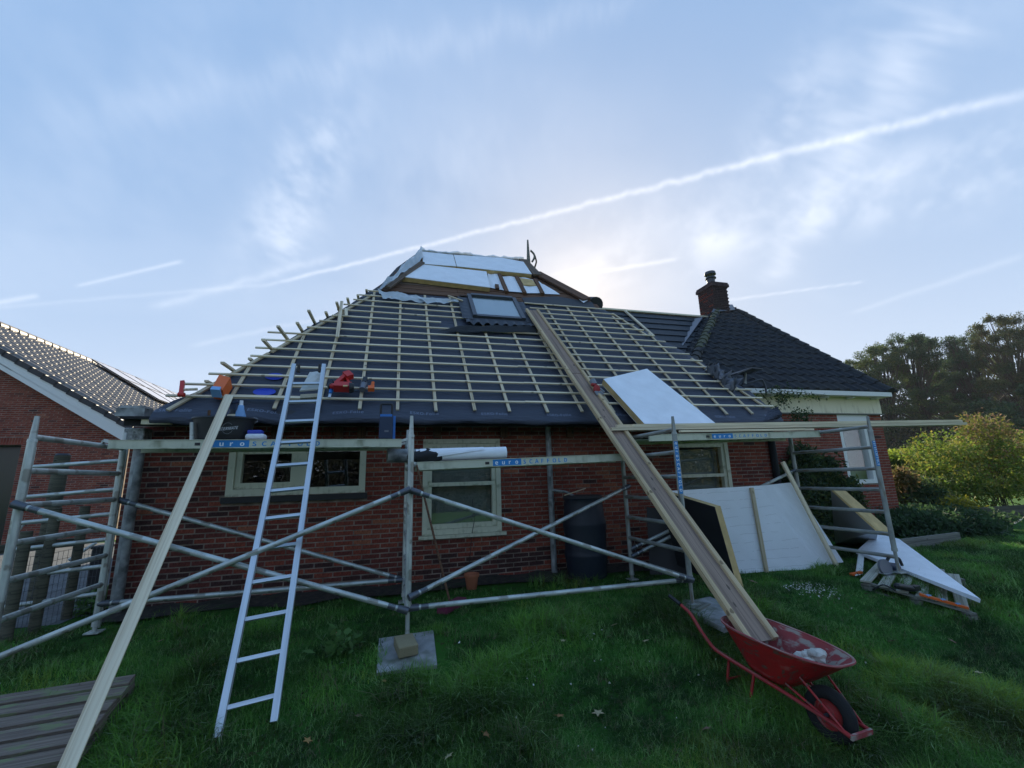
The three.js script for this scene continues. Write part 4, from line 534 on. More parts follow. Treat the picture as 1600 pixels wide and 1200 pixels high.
// spare frame standing behind the left end
{
  const z = 0.62, P = (u, v) => Zp(u, v, z), xa = P(186, 770).x, xb = P(38, 770).x, t = thing('spare_scaffold_section', 'pale spare scaffold frame standing along the wire fence on the left', 'scaffold frame', V((xa + xb) / 2, 0, z));
  for (const x of [xa, xb]) part(t, 'leg', tube(V(x, 0, z), V(x, 1.92, z), 0.0255, 0.0255, 14), M.galv);
  for (const y of [0.30, 0.58, 0.86, 1.13, 1.40, 1.72]) part(t, 'rung', tube(V(xa, y + 0.04, z), V(xb, y - 0.02, z), 0.022, 0.022, 12), M.galv);
}
// slabs and blocks under the feet
{
  const c = [[592, 1003], [677, 990], [683, 1045], [588, 1058]].map((q) => Gp(...q)), n = slopeN(2.35);
  for (const p of c) p.y += 0.03;
  const t = thing('paving_slab', 'pale concrete slab with a tan brick on it, below the edge-on frame', 'paving slab', mix(c[0], c[2], 0.5)); part(t, 'slab', slab(c.slice().reverse(), 0.05, n), M.concrete);
  const bp = Gp(634, 1022), b = new RoundedBoxGeometry(0.17, 0.09, 0.24, 2, 0.012); b.rotateY(0.18).rotateX(0.12).translate(bp.x, bp.y + 0.06, bp.z - 0.03); solo('loose_brick', b, M.brickTan, 'tan brick lying on the concrete slab at the scaffold foot', 'brick', null, bp);
  const pc = V(FX[2], gy(ZF), ZF), m = thing('paving_slab', 'dark slab with a wooden block, under the frame leg beside the wheelbarrow', 'paving slab', pc); const s2 = boxG(0.56, 0.05, 0.62); s2.rotateX(0.12).rotateY(0.2).translate(pc.x + 0.12, pc.y - 0.012, pc.z + 0.22); part(m, 'slab', s2, M.concrete); const b2 = boxG(0.3, 0.04, 0.28); b2.rotateY(0.5).translate(pc.x - 0.02, pc.y + 0.02, pc.z + 0.02); part(m, 'wood_block', b2, M.greyWood);
}
// ---------------------------------------------------------------- ladder
{
  const w = 0.288, k = w / 0.29, L0 = CAM.clone().add(V(-1.085, -0.096, 2.795).sub(CAM).multiplyScalar(k)), u = V(-0.009, 0.245, -0.149).multiplyScalar(k), wv = V(Math.cos(-0.125), 0.068, Math.sin(-0.125)).multiplyScalar(w);
  const nrm = u.clone().cross(wv).normalize().multiplyScalar(-1), at = (i, s) => L0.clone().addScaledVector(u, i).addScaledVector(wv, s);
  const t = thing('ladder', 'aluminium ladder leaning on the left platform, grey bag hung at its top', 'ladder', at(-0.5, 0.5));
  const o = 0.024; for (const s of [-o / w, 1 + o / w]) part(t, 'rail', beam(at(-0.56, s), at(12.1, s), 0.046, 0.062, nrm), M.alu);
  for (let i = 0; i < 12; i++) part(t, 'rung', beam(at(i, 0), at(i, 1), 0.028, 0.030, nrm), M.alu);
  for (const s of [0.12, 0.93]) part(t, 'guide_roller', new RoundedBoxGeometry(0.03, 0.11, 0.05, 2, 0.012).translate(...at(11.85, s).addScaledVector(nrm, 0.02).toArray()), M.black);
  const a = at(12.1, 0.45).addScaledVector(nrm, -0.06), sh = [at(10.9, 0.25), at(12.0, 0.52), at(12.05, 1.06), at(11.0, 1.10)].map((p) => p.addScaledVector(nrm, -0.09)); const tp = sh.map((p) => p.clone());
  const bag = grid(14, 14, (x, y) => { const p = bil(tp, y, x); return p.addScaledVector(nrm, 0.035 * Math.sin(x * 3.1) * Math.sin(y * 3.1) + 0.012 * (pn(x * 6, y * 6, 64, 64) - 0.5)); }); solo('grey_cloth', merge([bag, slab([sh[0], sh[1], sh[2], sh[3]], 0.02, nrm)]), S({ color: lin(0.62, 0.64, 0.62), roughness: 0.8 }), 'light grey cloth bag hanging behind the top of the ladder', 'bag', null, sh[0]);
  solo('folded_sheet', merge([0, 1, 2, 3].map((k) => beam(at(10.62 + k * 0.05, 0.30).addScaledVector(nrm, -0.14), at(10.66 + k * 0.05, 1.0).addScaledVector(nrm, -0.14), 0.12, 0.012, V(0, 1, 0)))), S({ color: lin(0.5, 0.46, 0.36), roughness: 0.9 }), 'cream stack of folded sheets on the batten behind the ladder', 'sheets', null, at(10.7, 0.6));
}
// ---------------------------------------------------------------- long boards
{
  const tp = Zp(360, 619, 1.08), c0 = Gp(78, 1262, 0.17), t = mix(tp, tp, 0); const q = c0.clone(); q.y += 0.01;
  const g = beam(q, t.add(V(0, 0, 0.04)), 0.085, 0.022, V(0.25, 0.35, 1)); solo('leaning_batten', g, M.pine2, 'long pale wooden strip leaning from the grass onto the lower left roof edge', 'batten', null, q);
}
const CH_TOP = Rp(831, 485, 0.13), CH_BOT = CAM.clone().addScaledVector(ray(1191, 1003), CAM.distanceTo(Rp(1191, 1003, 0.13)) * 0.932);
{
  const t = thing('rubble_chute', 'long wooden board chute with side rails running from the roof window into the wheelbarrow', 'chute', CH_BOT.clone()), d = CH_BOT.clone().sub(CH_TOP).normalize(), side = d.clone().cross(ROOF_N).normalize(), n = side.clone().cross(d).normalize();
  const n2 = n.dot(ROOF_N) > 0 ? n : n.multiplyScalar(-1), w = 0.225, cut = mix(CH_TOP, CH_BOT, 0.38);
  part(t, 'board', beam(CH_TOP, cut, w, 0.02, n2), M.plyGrey); part(t, 'board', beam(cut.clone().addScaledVector(d, 0.006).addScaledVector(n2, -0.004), CH_BOT, w, 0.02, n2), M.plyGrey);
  for (const s of [-1, 1]) for (const [a, b, e] of [[0, 0.37, 0], [0.372, 1, 0.003]]) part(t, 'side_rail', beam(mix(CH_TOP, CH_BOT, a).addScaledVector(side, s * (w / 2 + 0.012 + e)).addScaledVector(n2, 0.012), mix(CH_TOP, CH_BOT, b).addScaledVector(side, s * (w / 2 + 0.012 + e)).addScaledVector(n2, 0.012), 0.05, 0.055, n2), M.railWood);
  const gl = mix(CH_TOP, CH_BOT, 0.455).addScaledVector(side, (side.x > 0 ? 1 : -1) * (w / 2 + 0.01)).addScaledVector(n2, 0.06);
  const g = thing('work_glove', 'red and grey work glove lying on the right rail of the chute', 'glove', gl); const gm = S({ color: lin(0.33, 0.04, 0.04), roughness: 0.9 }), gg = S({ color: lin(0.22, 0.24, 0.28), roughness: 0.9 });
  const ball = (x, y, z, rx, ry, rz) => new THREE.SphereGeometry(1, 12, 8).scale(rx, ry, rz).translate(gl.x + x, gl.y + y, gl.z + z);
  part(g, 'palm', merge([ball(0, -0.03, 0.03, 0.06, 0.075, 0.04), ball(-0.03, 0.05, -0.01, 0.05, 0.03, 0.04)]), gm); part(g, 'fingers', merge([0, 1, 2, 3].map((k) => tube(gl.clone().add(V(-0.04 + k * 0.028, -0.07, 0.05)), gl.clone().add(V(-0.02 + k * 0.034, -0.16 + 0.02 * Math.abs(k - 1), 0.09)), 0.017, 0.012, 8)).concat([tube(gl.clone().add(V(0.05, -0.02, 0.04)), gl.clone().add(V(0.10, -0.08, 0.08)), 0.017, 0.012, 8)])), gg); part(g, 'cuff', tube(gl.clone().add(V(-0.01, 0.05, -0.01)), gl.clone().add(V(-0.03, 0.13, -0.05)), 0.045, 0.05, 12, true), gg);
}
{
  // bundle of long battens on the right platform
  const r = rng(15), xa = Zp(965, 668, 1.30).x, xb = Zp(1505, 660, 1.30).x, ya = Zp(965, 668, 1.30).y, yb = Zp(1505, 660, 1.30).y;
  const rows = [[0, 0.0, 0], [1, 0, 0], [2, 0, 0], [0, 1, 0], [1, 1, 0], [2, 1, 0.1]];
  const wh = ['front bottom', 'middle bottom', 'rear bottom', 'front top', 'middle top', 'rear top'];
  rows.forEach(([c, l, e], i) => { const z = 1.34 - c * 0.055, off = (r() - 0.5) * 0.25 + (i === 0 ? -0.05 : 0.1), a = V(xa + off, ya - 0.026 + l * 0.045, z), b = V(xb + (r() - 0.5) * 0.2 - (i % 2) * 0.1, yb - 0.026 + l * 0.045, z); solo('long_batten', beam(a, b, 0.05, 0.042), i % 2 ? M.pine : M.pine2, `long new pine batten on the right platform, ${wh[i]} of the bundle`, 'batten', 'battens stacked on the right platform', a); });
  for (let k = 0; k < 2; k++) { const a = Zp(1062 + k * 6, 674, 1.42 - k * 0.06), b = Zp(1256 + k * 14, 671, 1.42 - k * 0.06); solo('short_batten', beam(a, b, 0.05, 0.03), M.pine, k ? 'shorter pine batten behind another, below the long bundle' : 'shorter pine batten at the front edge of the right platform, below the long bundle', 'batten', 'battens stacked on the right platform', a); }
}
// ---------------------------------------------------------------- insulation panels
const slabThing = (name, c, n, th, face, foamMat, label, faceLabel) => { const t = thing(name, label, 'panel', c[0].clone()); part(t, 'facing', slab(c, 0.006, n), face, faceLabel); part(t, 'foam_core', slab(c.map((p) => p.clone().addScaledVector(n, -0.0065)), th, n), foamMat); part(t, 'back_facing', slab(c.map((p) => p.clone().addScaledVector(n, -0.007 - th)), 0.005, n), face); return t; };
slabThing('insulation_board', [[1007, 662], [1119, 662], [1011, 576], [943, 592]].map((q) => Rp(q[0], q[1], 0.20)), ROOF_N, 0.10, M.white, M.foam, 'white faced insulation panel with yellow core lying on the roof battens');
const planeN = (a, b, c) => { const n = b.clone().sub(a).cross(c.clone().sub(a)).normalize(); return n; };
const tLines = tex(512, 512, (u, v) => { const k = pf(u, v, 4, 4, 4); const w = Math.abs(((v * 10 + 0.02 * (pf(u, 0.3, 12, 3, 3) - 0.5) * 9) % 1 + 1) % 1 - 0.5); const br = pf(u, v, 14, 9, 2) > 0.40; return tone([238, 242, 248], (0.95 + 0.07 * k) * (w < 0.02 && br ? 0.86 : 1)); });
tLines.wrapS = tLines.wrapT = THREE.RepeatWrapping;
const lined = S({ map: tLines, roughness: 0.55 });
{
  // white boards leaning in the right bay
  const zb = 1.95, zt = 1.0, P = (u, v, z) => Zp(u, v, z);
  const A0 = Gp(1148, 898), A1 = Gp(1282, 889), tl = P(1048, 767, zt), nW = planeN(A0, A1, tl).multiplyScalar(planeN(A0, A1, tl).z < 0 ? -1 : 1), W = (u, v) => onPlane(u, v, A0, nW);
  const boards = [[[A0, W(1282, 888), W(1186, 759), tl], 'left white lined board leaning in the right bay, next to the black panel'], [[W(1268, 890), W(1321, 879), W(1240, 754), W(1174, 761)], 'right white board leaning in the right bay, behind the thin batten']];
  boards.forEach(([c, label], i) => { let n = planeN(c[0], c[1], c[3]); if (n.z < 0) n.multiplyScalar(-1); const t = thing('white_board', label, 'panel', c[0].clone(), 'white boards leaning in the right bay'); const up = c.map((p) => p.clone().addScaledVector(n, -0.0 - i * 0.03)); part(t, 'board_face', grid(10, 8, (a, b) => bil(up, a, b), (a, b) => [a * 1.1, b]), i ? M.white : lined); part(t, 'board_core', slab(up.map((p) => p.clone().addScaledVector(n, -0.003)), 0.05, n), M.white); });
  const fr = W(1196, 896).addScaledVector(nW, 0.03), tb = W(1172, 762).addScaledVector(nW, 0.03); solo('prop_batten', beam(fr, tb, 0.05, 0.035, nW), M.pineC, 'pale batten standing against the middle of the white boards', 'batten', null, fr);
  const f2 = W(1308, 893).addScaledVector(nW, 0.05), t2 = W(1219, 722).addScaledVector(nW, 0.05); solo('prop_batten', beam(f2, t2, 0.055, 0.035, nW), M.pine2, 'longer pale batten leaning at a slant against the right white board', 'batten', null, f2);
  // black faced panel on edge
  const nb = Gp(1156, 930), nt = Zp(1117, 792, 1.85), ft = Zp(1030, 766, 0.92), fb = ft.clone().add(nb).sub(nt); fb.y = Math.max(fb.y, 0.02);
  let n = planeN(nb, nt, ft); if (n.dot(CAM.clone().sub(nb)) < 0) n.multiplyScalar(-1);
  const t = thing('black_board', 'black faced insulation panel with yellow foam edges leaning beside the chute', 'panel', nb.clone()); const c = [nb, nt, ft, fb]; part(t, 'facing', slab(c.map((p) => p.clone().addScaledVector(n, 0.003)), 0.003, n), M.black); part(t, 'foam_core', slab(c, 0.10, n), M.foam);
  const n2 = n; // a second dark panel behind it
  const c2 = [Zp(1082, 908, 1.0), Zp(1070, 800, 0.9), Zp(1010, 792, 0.62), Zp(1016, 900, 0.72)]; for (const p of [c2[0], c2[3]]) p.y = 0.02; 
  solo('dark_board', slab(c2, 0.05, planeN(c2[0], c2[1], c2[2])), M.black, 'dark board in the shade behind the chute, left of the foam edged black board', 'panel', null, c2[0]);
  // panel with a broad foam edge at the right frame
  const q = [Zp(1300, 764, 1.2), Zp(1318, 764, 1.15), Zp(1392, 829, 1.55), Zp(1372, 829, 1.6)], fl = [Zp(1299, 764, 1.2), Zp(1372, 829, 1.6), Gp(1368, 852), Gp(1306, 850)];
  const g = thing('cut_board', 'grey panel with a broad yellow foam edge behind the rungs of the right frame', 'panel', fl[3].clone()); part(g, 'foam_edge', slab(q, 0.03, V(0.3, 0.9, 0.2).normalize()), M.foam); part(g, 'facing', slab(fl, 0.03, V(-0.5, 0.1, 0.9).normalize()), M.grey);
}
// pallet with tools, white sheet on top
{
  const base = [[1347, 906], [1519, 954], [1500, 900], [1390, 862]].map((p) => { const q = Gp(...p, 0.13); q.y -= 0.13; return q; }), lift = (p, h) => p.clone().add(V(0, h, 0));
  const t = thing('wooden_pallet', 'wooden pallet on the grass at the right frame, under the white sheet', 'pallet', base[0].clone(), 'pallets on the lawn');
  for (let k = 0; k < 6; k++) { const u = k / 5.6; part(t, 'pallet_board', beam(lift(mix(base[0], base[1], u + 0.03), 0.12), lift(mix(base[3], base[2], u + 0.03), 0.12), 0.105, 0.02), M.paleBoard); }
  for (const v of [0.03, 0.5, 0.97]) { part(t, 'stringer', beam(lift(mix(base[0], base[3], v), 0.095), lift(mix(base[1], base[2], v), 0.095), 0.09, 0.02), M.greyWood); part(t, 'bottom_board', beam(lift(mix(base[0], base[3], v), 0.012), lift(mix(base[1], base[2], v), 0.012), 0.09, 0.02), M.greyWood); for (const u of [0.04, 0.5, 0.96]) part(t, 'block', boxG(0.1, 0.07, 0.1).translate(...lift(mix(mix(base[0], base[1], u), mix(base[3], base[2], u), v), 0.053).toArray()), M.greyWood); }
  const sc = [Yp(1338, 861, 0.17), Yp(1532, 936, 0.06), Yp(1405, 842, 0.22), Yp(1368, 833, 0.26)]; slabThing('white_sheet', sc, V(0.05, 1, 0.25).normalize(), 0.03, M.white, M.white, 'white sheet of board lying aslant on the right pallet');
  const A = mix(base[0], base[1], 0.55), B = mix(base[0], base[1], 0.97); A.y += 0.15; B.y += 0.145; const dv = B.clone().sub(A).normalize(); const lv = thing('spirit_level', 'orange spirit level lying along the front of the right pallet', 'spirit level', A.clone()); part(lv, 'bar', beam(A, B, 0.05, 0.024), M.orange); for (const k of [0.2, 0.5, 0.8]) part(lv, 'vial', boxG(0.05, 0.012, 0.03).translate(...lift(mix(A, B, k), 0.014).toArray()), M.lightBlue);
  const sw = mix(base[0], base[3], 0.35).lerp(mix(base[1], base[2], 0.35), 0.2); sw.y += 0.14; const cs = thing('circular_saw', 'black and blue power saw lying on the right pallet', 'power tool', sw.clone()), at = (x, y, z) => sw.clone().add(V(x, y, z));
  part(cs, 'motor', new THREE.CapsuleGeometry(0.05, 0.16, 6, 14).rotateZ(1.4).translate(sw.x + 0.05, sw.y + 0.07, sw.z), M.navy); part(cs, 'blade_guard', new THREE.CylinderGeometry(0.1, 0.1, 0.03, 22).rotateX(1.4).translate(sw.x - 0.12, sw.y + 0.08, sw.z + 0.04), M.leadLight); part(cs, 'handle', pipe([at(-0.04, 0.12, 0), at(0.05, 0.19, 0), at(0.2, 0.16, 0), at(0.24, 0.07, 0)], 0.018, 8, 20), M.black); part(cs, 'base_plate', beam(at(-0.2, 0.012, 0), at(0.18, 0.012, 0), 0.14, 0.006), M.alu);
  const kn = mix(base[0], base[3], 0.3); kn.y += 0.05; const of = Gp(1348, 895); const c4 = [Gp(1338, 905), Gp(1345, 880), Gp(1354, 878), Gp(1349, 902)].map((p, i) => p.add(V(0, i === 1 || i === 2 ? 0.16 : 0.04, 0))); solo('offcut_board', slab(c4, 0.02, V(-0.4, 0.3, 0.85).normalize()), M.whiteFrame, 'small white offcut standing at the left end of the right pallet', 'offcut', null, c4[0]);
  const rd = Gp(1336, 902); solo('orange_offcut', beam(rd.clone().add(V(-0.06, 0.04, 0)), rd.clone().add(V(0.1, 0.06, 0.02)), 0.05, 0.025), M.orange, 'small orange strip beside the white offcut on the grass', 'offcut', null, rd);
  const dx = mix(base[0], base[1], 0.42); dx.y += 0.13; const bx = thing('black_tool', 'black cordless tool with cable on the front of the right pallet', 'power tool', dx.clone()); part(bx, 'body', new THREE.CapsuleGeometry(0.035, 0.22, 6, 12).rotateZ(1.35).translate(dx.x, dx.y + 0.05, dx.z), M.black); part(bx, 'battery', new RoundedBoxGeometry(0.1, 0.06, 0.07, 2, 0.01).translate(dx.x + 0.16, dx.y + 0.03, dx.z), M.black); part(bx, 'cable', pipe([dx.clone().add(V(-0.15, 0.03, 0)), dx.clone().add(V(-0.25, 0.09, -0.05)), dx.clone().add(V(-0.3, 0.02, -0.15)), dx.clone().add(V(-0.1, 0.02, -0.2))], 0.008, 6, 24), M.black);
}
// mossy pallet in the lower left corner
{
  const c = [[212, 1056], [0, 1088], [-250, 1330], [95, 1215]].map((p) => { const q = Gp(...p, 0.14); q.y -= 0.14; return q; }), a = c[0], b = c[1].clone().sub(a).normalize(), n = slopeN(3.9), d2 = n.clone().cross(b).normalize(); if (d2.z < 0) d2.multiplyScalar(-1);
  const t = thing('wooden_pallet', 'weathered mossy pallet lying in the lower left corner of the lawn', 'pallet', a.clone(), 'pallets on the lawn'), P = (s, w, h) => a.clone().addScaledVector(b, s).addScaledVector(d2, w).addScaledVector(n, h);
  const wv = [0, 0.14, 0.285, 0.43, 0.57, 0.71], r = rng(3); const mossy = S({ map: tex(512, 256, (u, v) => { const k = pf(u, v, 3, 30, 3), m = pf(u, v + 0.4, 9, 6, 4); return mixc(mixc([148, 134, 120], [86, 74, 68], k), [120, 126, 92], sstep(0.5, 0.72, m)); }, true, [0.8, 3]), roughness: 0.95, bumpMap: withRep(BN24, 1, 4), bumpScale: 0.006 });
  wv.forEach((w, k) => part(t, 'pallet_board', beam(P(-0.01 + r() * 0.03, w, 0.125), P(1.25, w + 0.01, 0.125), 0.108, 0.02, n), mossy));
  for (const s of [0.06, 0.62, 1.18]) { part(t, 'stringer', beam(P(s, -0.04, 0.09), P(s, 0.76, 0.09), 0.1, 0.045, n), mossy); part(t, 'bottom_board', beam(P(s, -0.04, 0.01), P(s, 0.76, 0.01), 0.1, 0.03, n), mossy); for (const w of [0.0, 0.36, 0.71]) part(t, 'block', beam(P(s - 0.05, w, 0.046), P(s + 0.05, w, 0.046), 0.1, 0.04, n), mossy); }
}
// ---------------------------------------------------------------- wheelbarrow
{
  const K = 0.96, sc = 0.95 * K, o = CAM.clone().add(V(3.10, -0.478, 3.115).sub(CAM).multiplyScalar(K));
  const Mx = new THREE.Matrix4().makeRotationFromEuler(new THREE.Euler(-0.05, -1.416, -0.10, 'YZX')).scale(V(sc, sc, sc)).setPosition(o), T = (g) => g.applyMatrix4(Mx);
  const w = thing('wheelbarrow', 'worn red wheelbarrow on the grass with the chute ending in its tray', 'wheelbarrow', o.clone());
  // tray: rounded rings from floor to rim
  const ringAt = (k) => { const pts = [], xb = lerp(-0.02, -0.26, k), xf = lerp(0.34, 0.77, Math.pow(k, 0.9)), hb = lerp(0.16, 0.315, k), yb = lerp(0.29, 0.60, k), yf = lerp(0.25, 0.605, k); const N = 48; for (let i = 0; i < N; i++) { const a = i / N * 2 * Math.PI, ca = Math.cos(a), sa = Math.sin(a), e = 0.55, px = Math.sign(ca) * Math.pow(Math.abs(ca), e), pz = Math.sign(sa) * Math.pow(Math.abs(sa), e), x = lerp(xb, xf, (px + 1) / 2), tt = (px + 1) / 2, taper = 0.86 + 0.5 * tt * (1 - tt) - 0.14 * tt * tt; pts.push(V(x, lerp(yb, yf, (px + 1) / 2), pz * hb * taper)); } return pts; };
  const rings = [0, 0.08, 0.3, 0.6, 0.85, 1].map(ringAt), cen = V(0.15, 0.275, 0);
  const shell = (off) => grid(48, 6, (a, b) => { const j = Math.round(b * 6), i = Math.round(a * 48) % 48; if (j === 0) return cen.clone(); const p = rings[j - 1][i].clone(), q = p.clone().sub(V(cen.x, p.y, 0)); return p.addScaledVector(q.normalize(), off).add(V(0, off < 0 ? 0.006 : 0, 0)); }, (a, b) => [a * 4, b * 0.8]);
  part(w, 'tray', T(shell(0.003)), M.red); part(w, 'tray_lining', T(shell(-0.004)), M.redIn);
  part(w, 'tray_rim', T(new THREE.TubeGeometry(new THREE.CatmullRomCurve3(rings[5], true), 96, 0.0105, 8, true)), M.redIn);
  for (const s of [-1, 1]) {
    const pts = [V(-0.62, 0.605, s * 0.3), V(-0.5, 0.56, s * 0.295), V(-0.38, 0.44, s * 0.28), V(-0.26, 0.335, s * 0.25), V(-0.1, 0.295, s * 0.215), V(0.3, 0.245, s * 0.16), V(0.62, 0.2, s * 0.12), V(0.84, 0.165, s * 0.115)];
    part(w, 'frame_tube', T(pipe(pts, 0.0165, 12, 60)), M.red);
    part(w, 'grip', T(tube(V(-0.78, 0.645, s * 0.305), V(-0.63, 0.607, s * 0.3), 0.019, 0.019, 12)), M.black);
    part(w, 'leg', T(pipe([V(-0.13, 0.30, s * 0.2), V(-0.135, 0.12, s * 0.215), V(-0.12, 0.015, s * 0.22), V(-0.02, 0.0, s * 0.22), V(0.08, 0.01, s * 0.22), V(0.1, 0.08, s * 0.215), V(0.115, 0.27, s * 0.19)], 0.0125, 10, 50)), M.red);
    part(w, 'brace', T(merge([tube(V(0.50, 0.42, s * 0.16), V(0.80, 0.175, s * 0.115), 0.009, 0.009, 8), tube(V(0.36, 0.30, s * 0.13), V(0.63, 0.2, s * 0.10), 0.010, 0.010, 8)])), M.red);
  }
  part(w, 'front_bar', T(beam(V(0.845, 0.165, -0.125), V(0.845, 0.165, 0.125), 0.02, 0.035)), M.redIn); part(w, 'cross_brace', T(tube(V(-0.13, 0.12, -0.215), V(-0.13, 0.12, 0.215), 0.009, 0.009, 8)), M.red);
  const wh = new THREE.Group(); wh.name = 'wheel'; w.add(wh); const cx = 0.63, cy = 0.19;
  part(wh, 'tyre', T(new THREE.TorusGeometry(0.145, 0.048, 14, 40).translate(cx, cy, 0)), M.tyre); part(wh, 'rim', T(merge([new THREE.CylinderGeometry(0.105, 0.105, 0.05, 28, 1, true).rotateX(Math.PI / 2).translate(cx, cy, 0), new THREE.LatheGeometry([[0.02, 0.03], [0.045, 0.028], [0.075, 0.006], [0.105, 0.02]].map((p) => new THREE.Vector2(...p)), 28).rotateX(-Math.PI / 2).translate(cx, cy, -0.01), new THREE.LatheGeometry([[0.02, 0.03], [0.045, 0.028], [0.075, 0.006], [0.105, 0.02]].map((p) => new THREE.Vector2(...p)), 28).rotateX(Math.PI / 2).translate(cx, cy, 0.01)])), M.red); part(wh, 'axle', T(tube(V(cx, cy, -0.13), V(cx, cy, 0.13), 0.013, 0.013, 10)), M.clamp);
  // rubble in the tray: countable lumps
  const r = rng(44), lump = (s) => { const g = new THREE.IcosahedronGeometry(s, 1), p = g.attributes.position; for (let i = 0; i < p.count; i++) { const k = 1 + 0.5 * (pn(p.getX(i) * 30 + 9, p.getY(i) * 30 + p.getZ(i) * 20 + 9, 64, 64) - 0.5); p.setXYZ(i, p.getX(i) * k, p.getY(i) * k * 0.7, p.getZ(i) * k); } g.computeVertexNormals(); return g; };
  const put = (name, g, m, x, y, z, label, cat, grp) => { const p = V(x, y, z).applyMatrix4(Mx); solo(name, g.translate(p.x, p.y, p.z), m, label, cat, grp, p); };
  put('mortar_lump', lump(0.05), S({ color: lin(0.62, 0.52, 0.42), roughness: 0.9 }), 0.36, 0.44, 0.06, 'round pale lump in the wheelbarrow against the chute end', 'rubble');
  put('dark_lump', lump(0.045), M.blackMatt, 0.48, 0.49, -0.04, 'black lump of debris in the wheelbarrow tray', 'rubble');
  for (let i = 0; i < 26; i++) put('plaster_piece', lump(0.026 + r() * 0.034), S({ color: lin(...tone([0.6, 0.58, 0.53], 0.6 + r() * 0.6)), roughness: 0.95 }), ...((x) => [x, 0.40 + Math.max(0, x - 0.34) * 0.72 + r() * 0.07, (r() - 0.5) * 0.22])(0.30 + r() * 0.26), 'small pale plaster piece in the wheelbarrow tray', 'rubble', 'plaster pieces in the wheelbarrow');
}
// ---------------------------------------------------------------- barrel, pot, broom, rake stick
{
  const cB = Zp(918, 900, 0.42), x = cB.x, b = thing('rain_barrel', 'dark plastic rain barrel against the wall beside the downpipe', 'barrel', V(x, 0, 0.42)), h = 1.12, prof = [[0.26, 0], [0.285, 0.03], [0.30, 0.25], [0.315, 0.30], [0.315, 0.34], [0.30, 0.39], [0.305, 0.62], [0.318, 0.72], [0.318, 0.77], [0.30, 0.83], [0.285, 1.02], [0.275, 1.08], [0.295, 1.1], [0.295, 1.12]].map((p) => new THREE.Vector2(p[0], p[1]));
  part(b, 'body', new THREE.LatheGeometry(prof, 40).translate(x, 0, 0.42), S({ color: lin(0.012, 0.018, 0.032), roughness: 0.5 })); part(b, 'lid', new THREE.CylinderGeometry(0.285, 0.3, 0.04, 36).translate(x, 1.13, 0.42), M.dark); part(b, 'filler_pipe', pipe([Zp(862, 766, 0.14), V(x - 0.2, 1.2, 0.25), V(x - 0.12, 1.14, 0.36)], 0.02, 8, 16), M.zinc);
  const cord = Zp(882, 774, 0.6); solo('pale_lath', pipe([cord, Zp(900, 768, 0.6), Zp(915, 763, 0.5)], 0.008, 6, 12), M.pine2, 'thin pale strip lying on the lid of the rain barrel', 'strip', null, cord);
  const p = Zp(737, 922, 0.62), pot = thing('flower_pot', 'terracotta flower pot on the soil below the middle window', 'flower pot', V(p.x, 0.03, 0.62)); part(pot, 'pot', new THREE.LatheGeometry([[0, 0], [0.065, 0], [0.088, 0.15], [0.10, 0.15], [0.102, 0.19], [0.09, 0.19], [0.08, 0.13], [0, 0.12]].map((q) => new THREE.Vector2(...q)), 28).translate(p.x, 0.03, 0.62), M.terracotta);
  const a = Zp(651, 727, 1.55), c = Zp(704, 945, 1.8); const br = thing('broom', 'thin brown stick with a purple head standing on the grass beside the edge-on frame', 'broom', c.clone()); part(br, 'handle', tube(c, a, 0.012, 0.012, 8), M.brownWood); part(br, 'head', beam(Gp(690, 962).add(V(0, 0.05, 0)), Gp(722, 945).add(V(0, 0.05, 0)), 0.12, 0.07), M.purple);
}
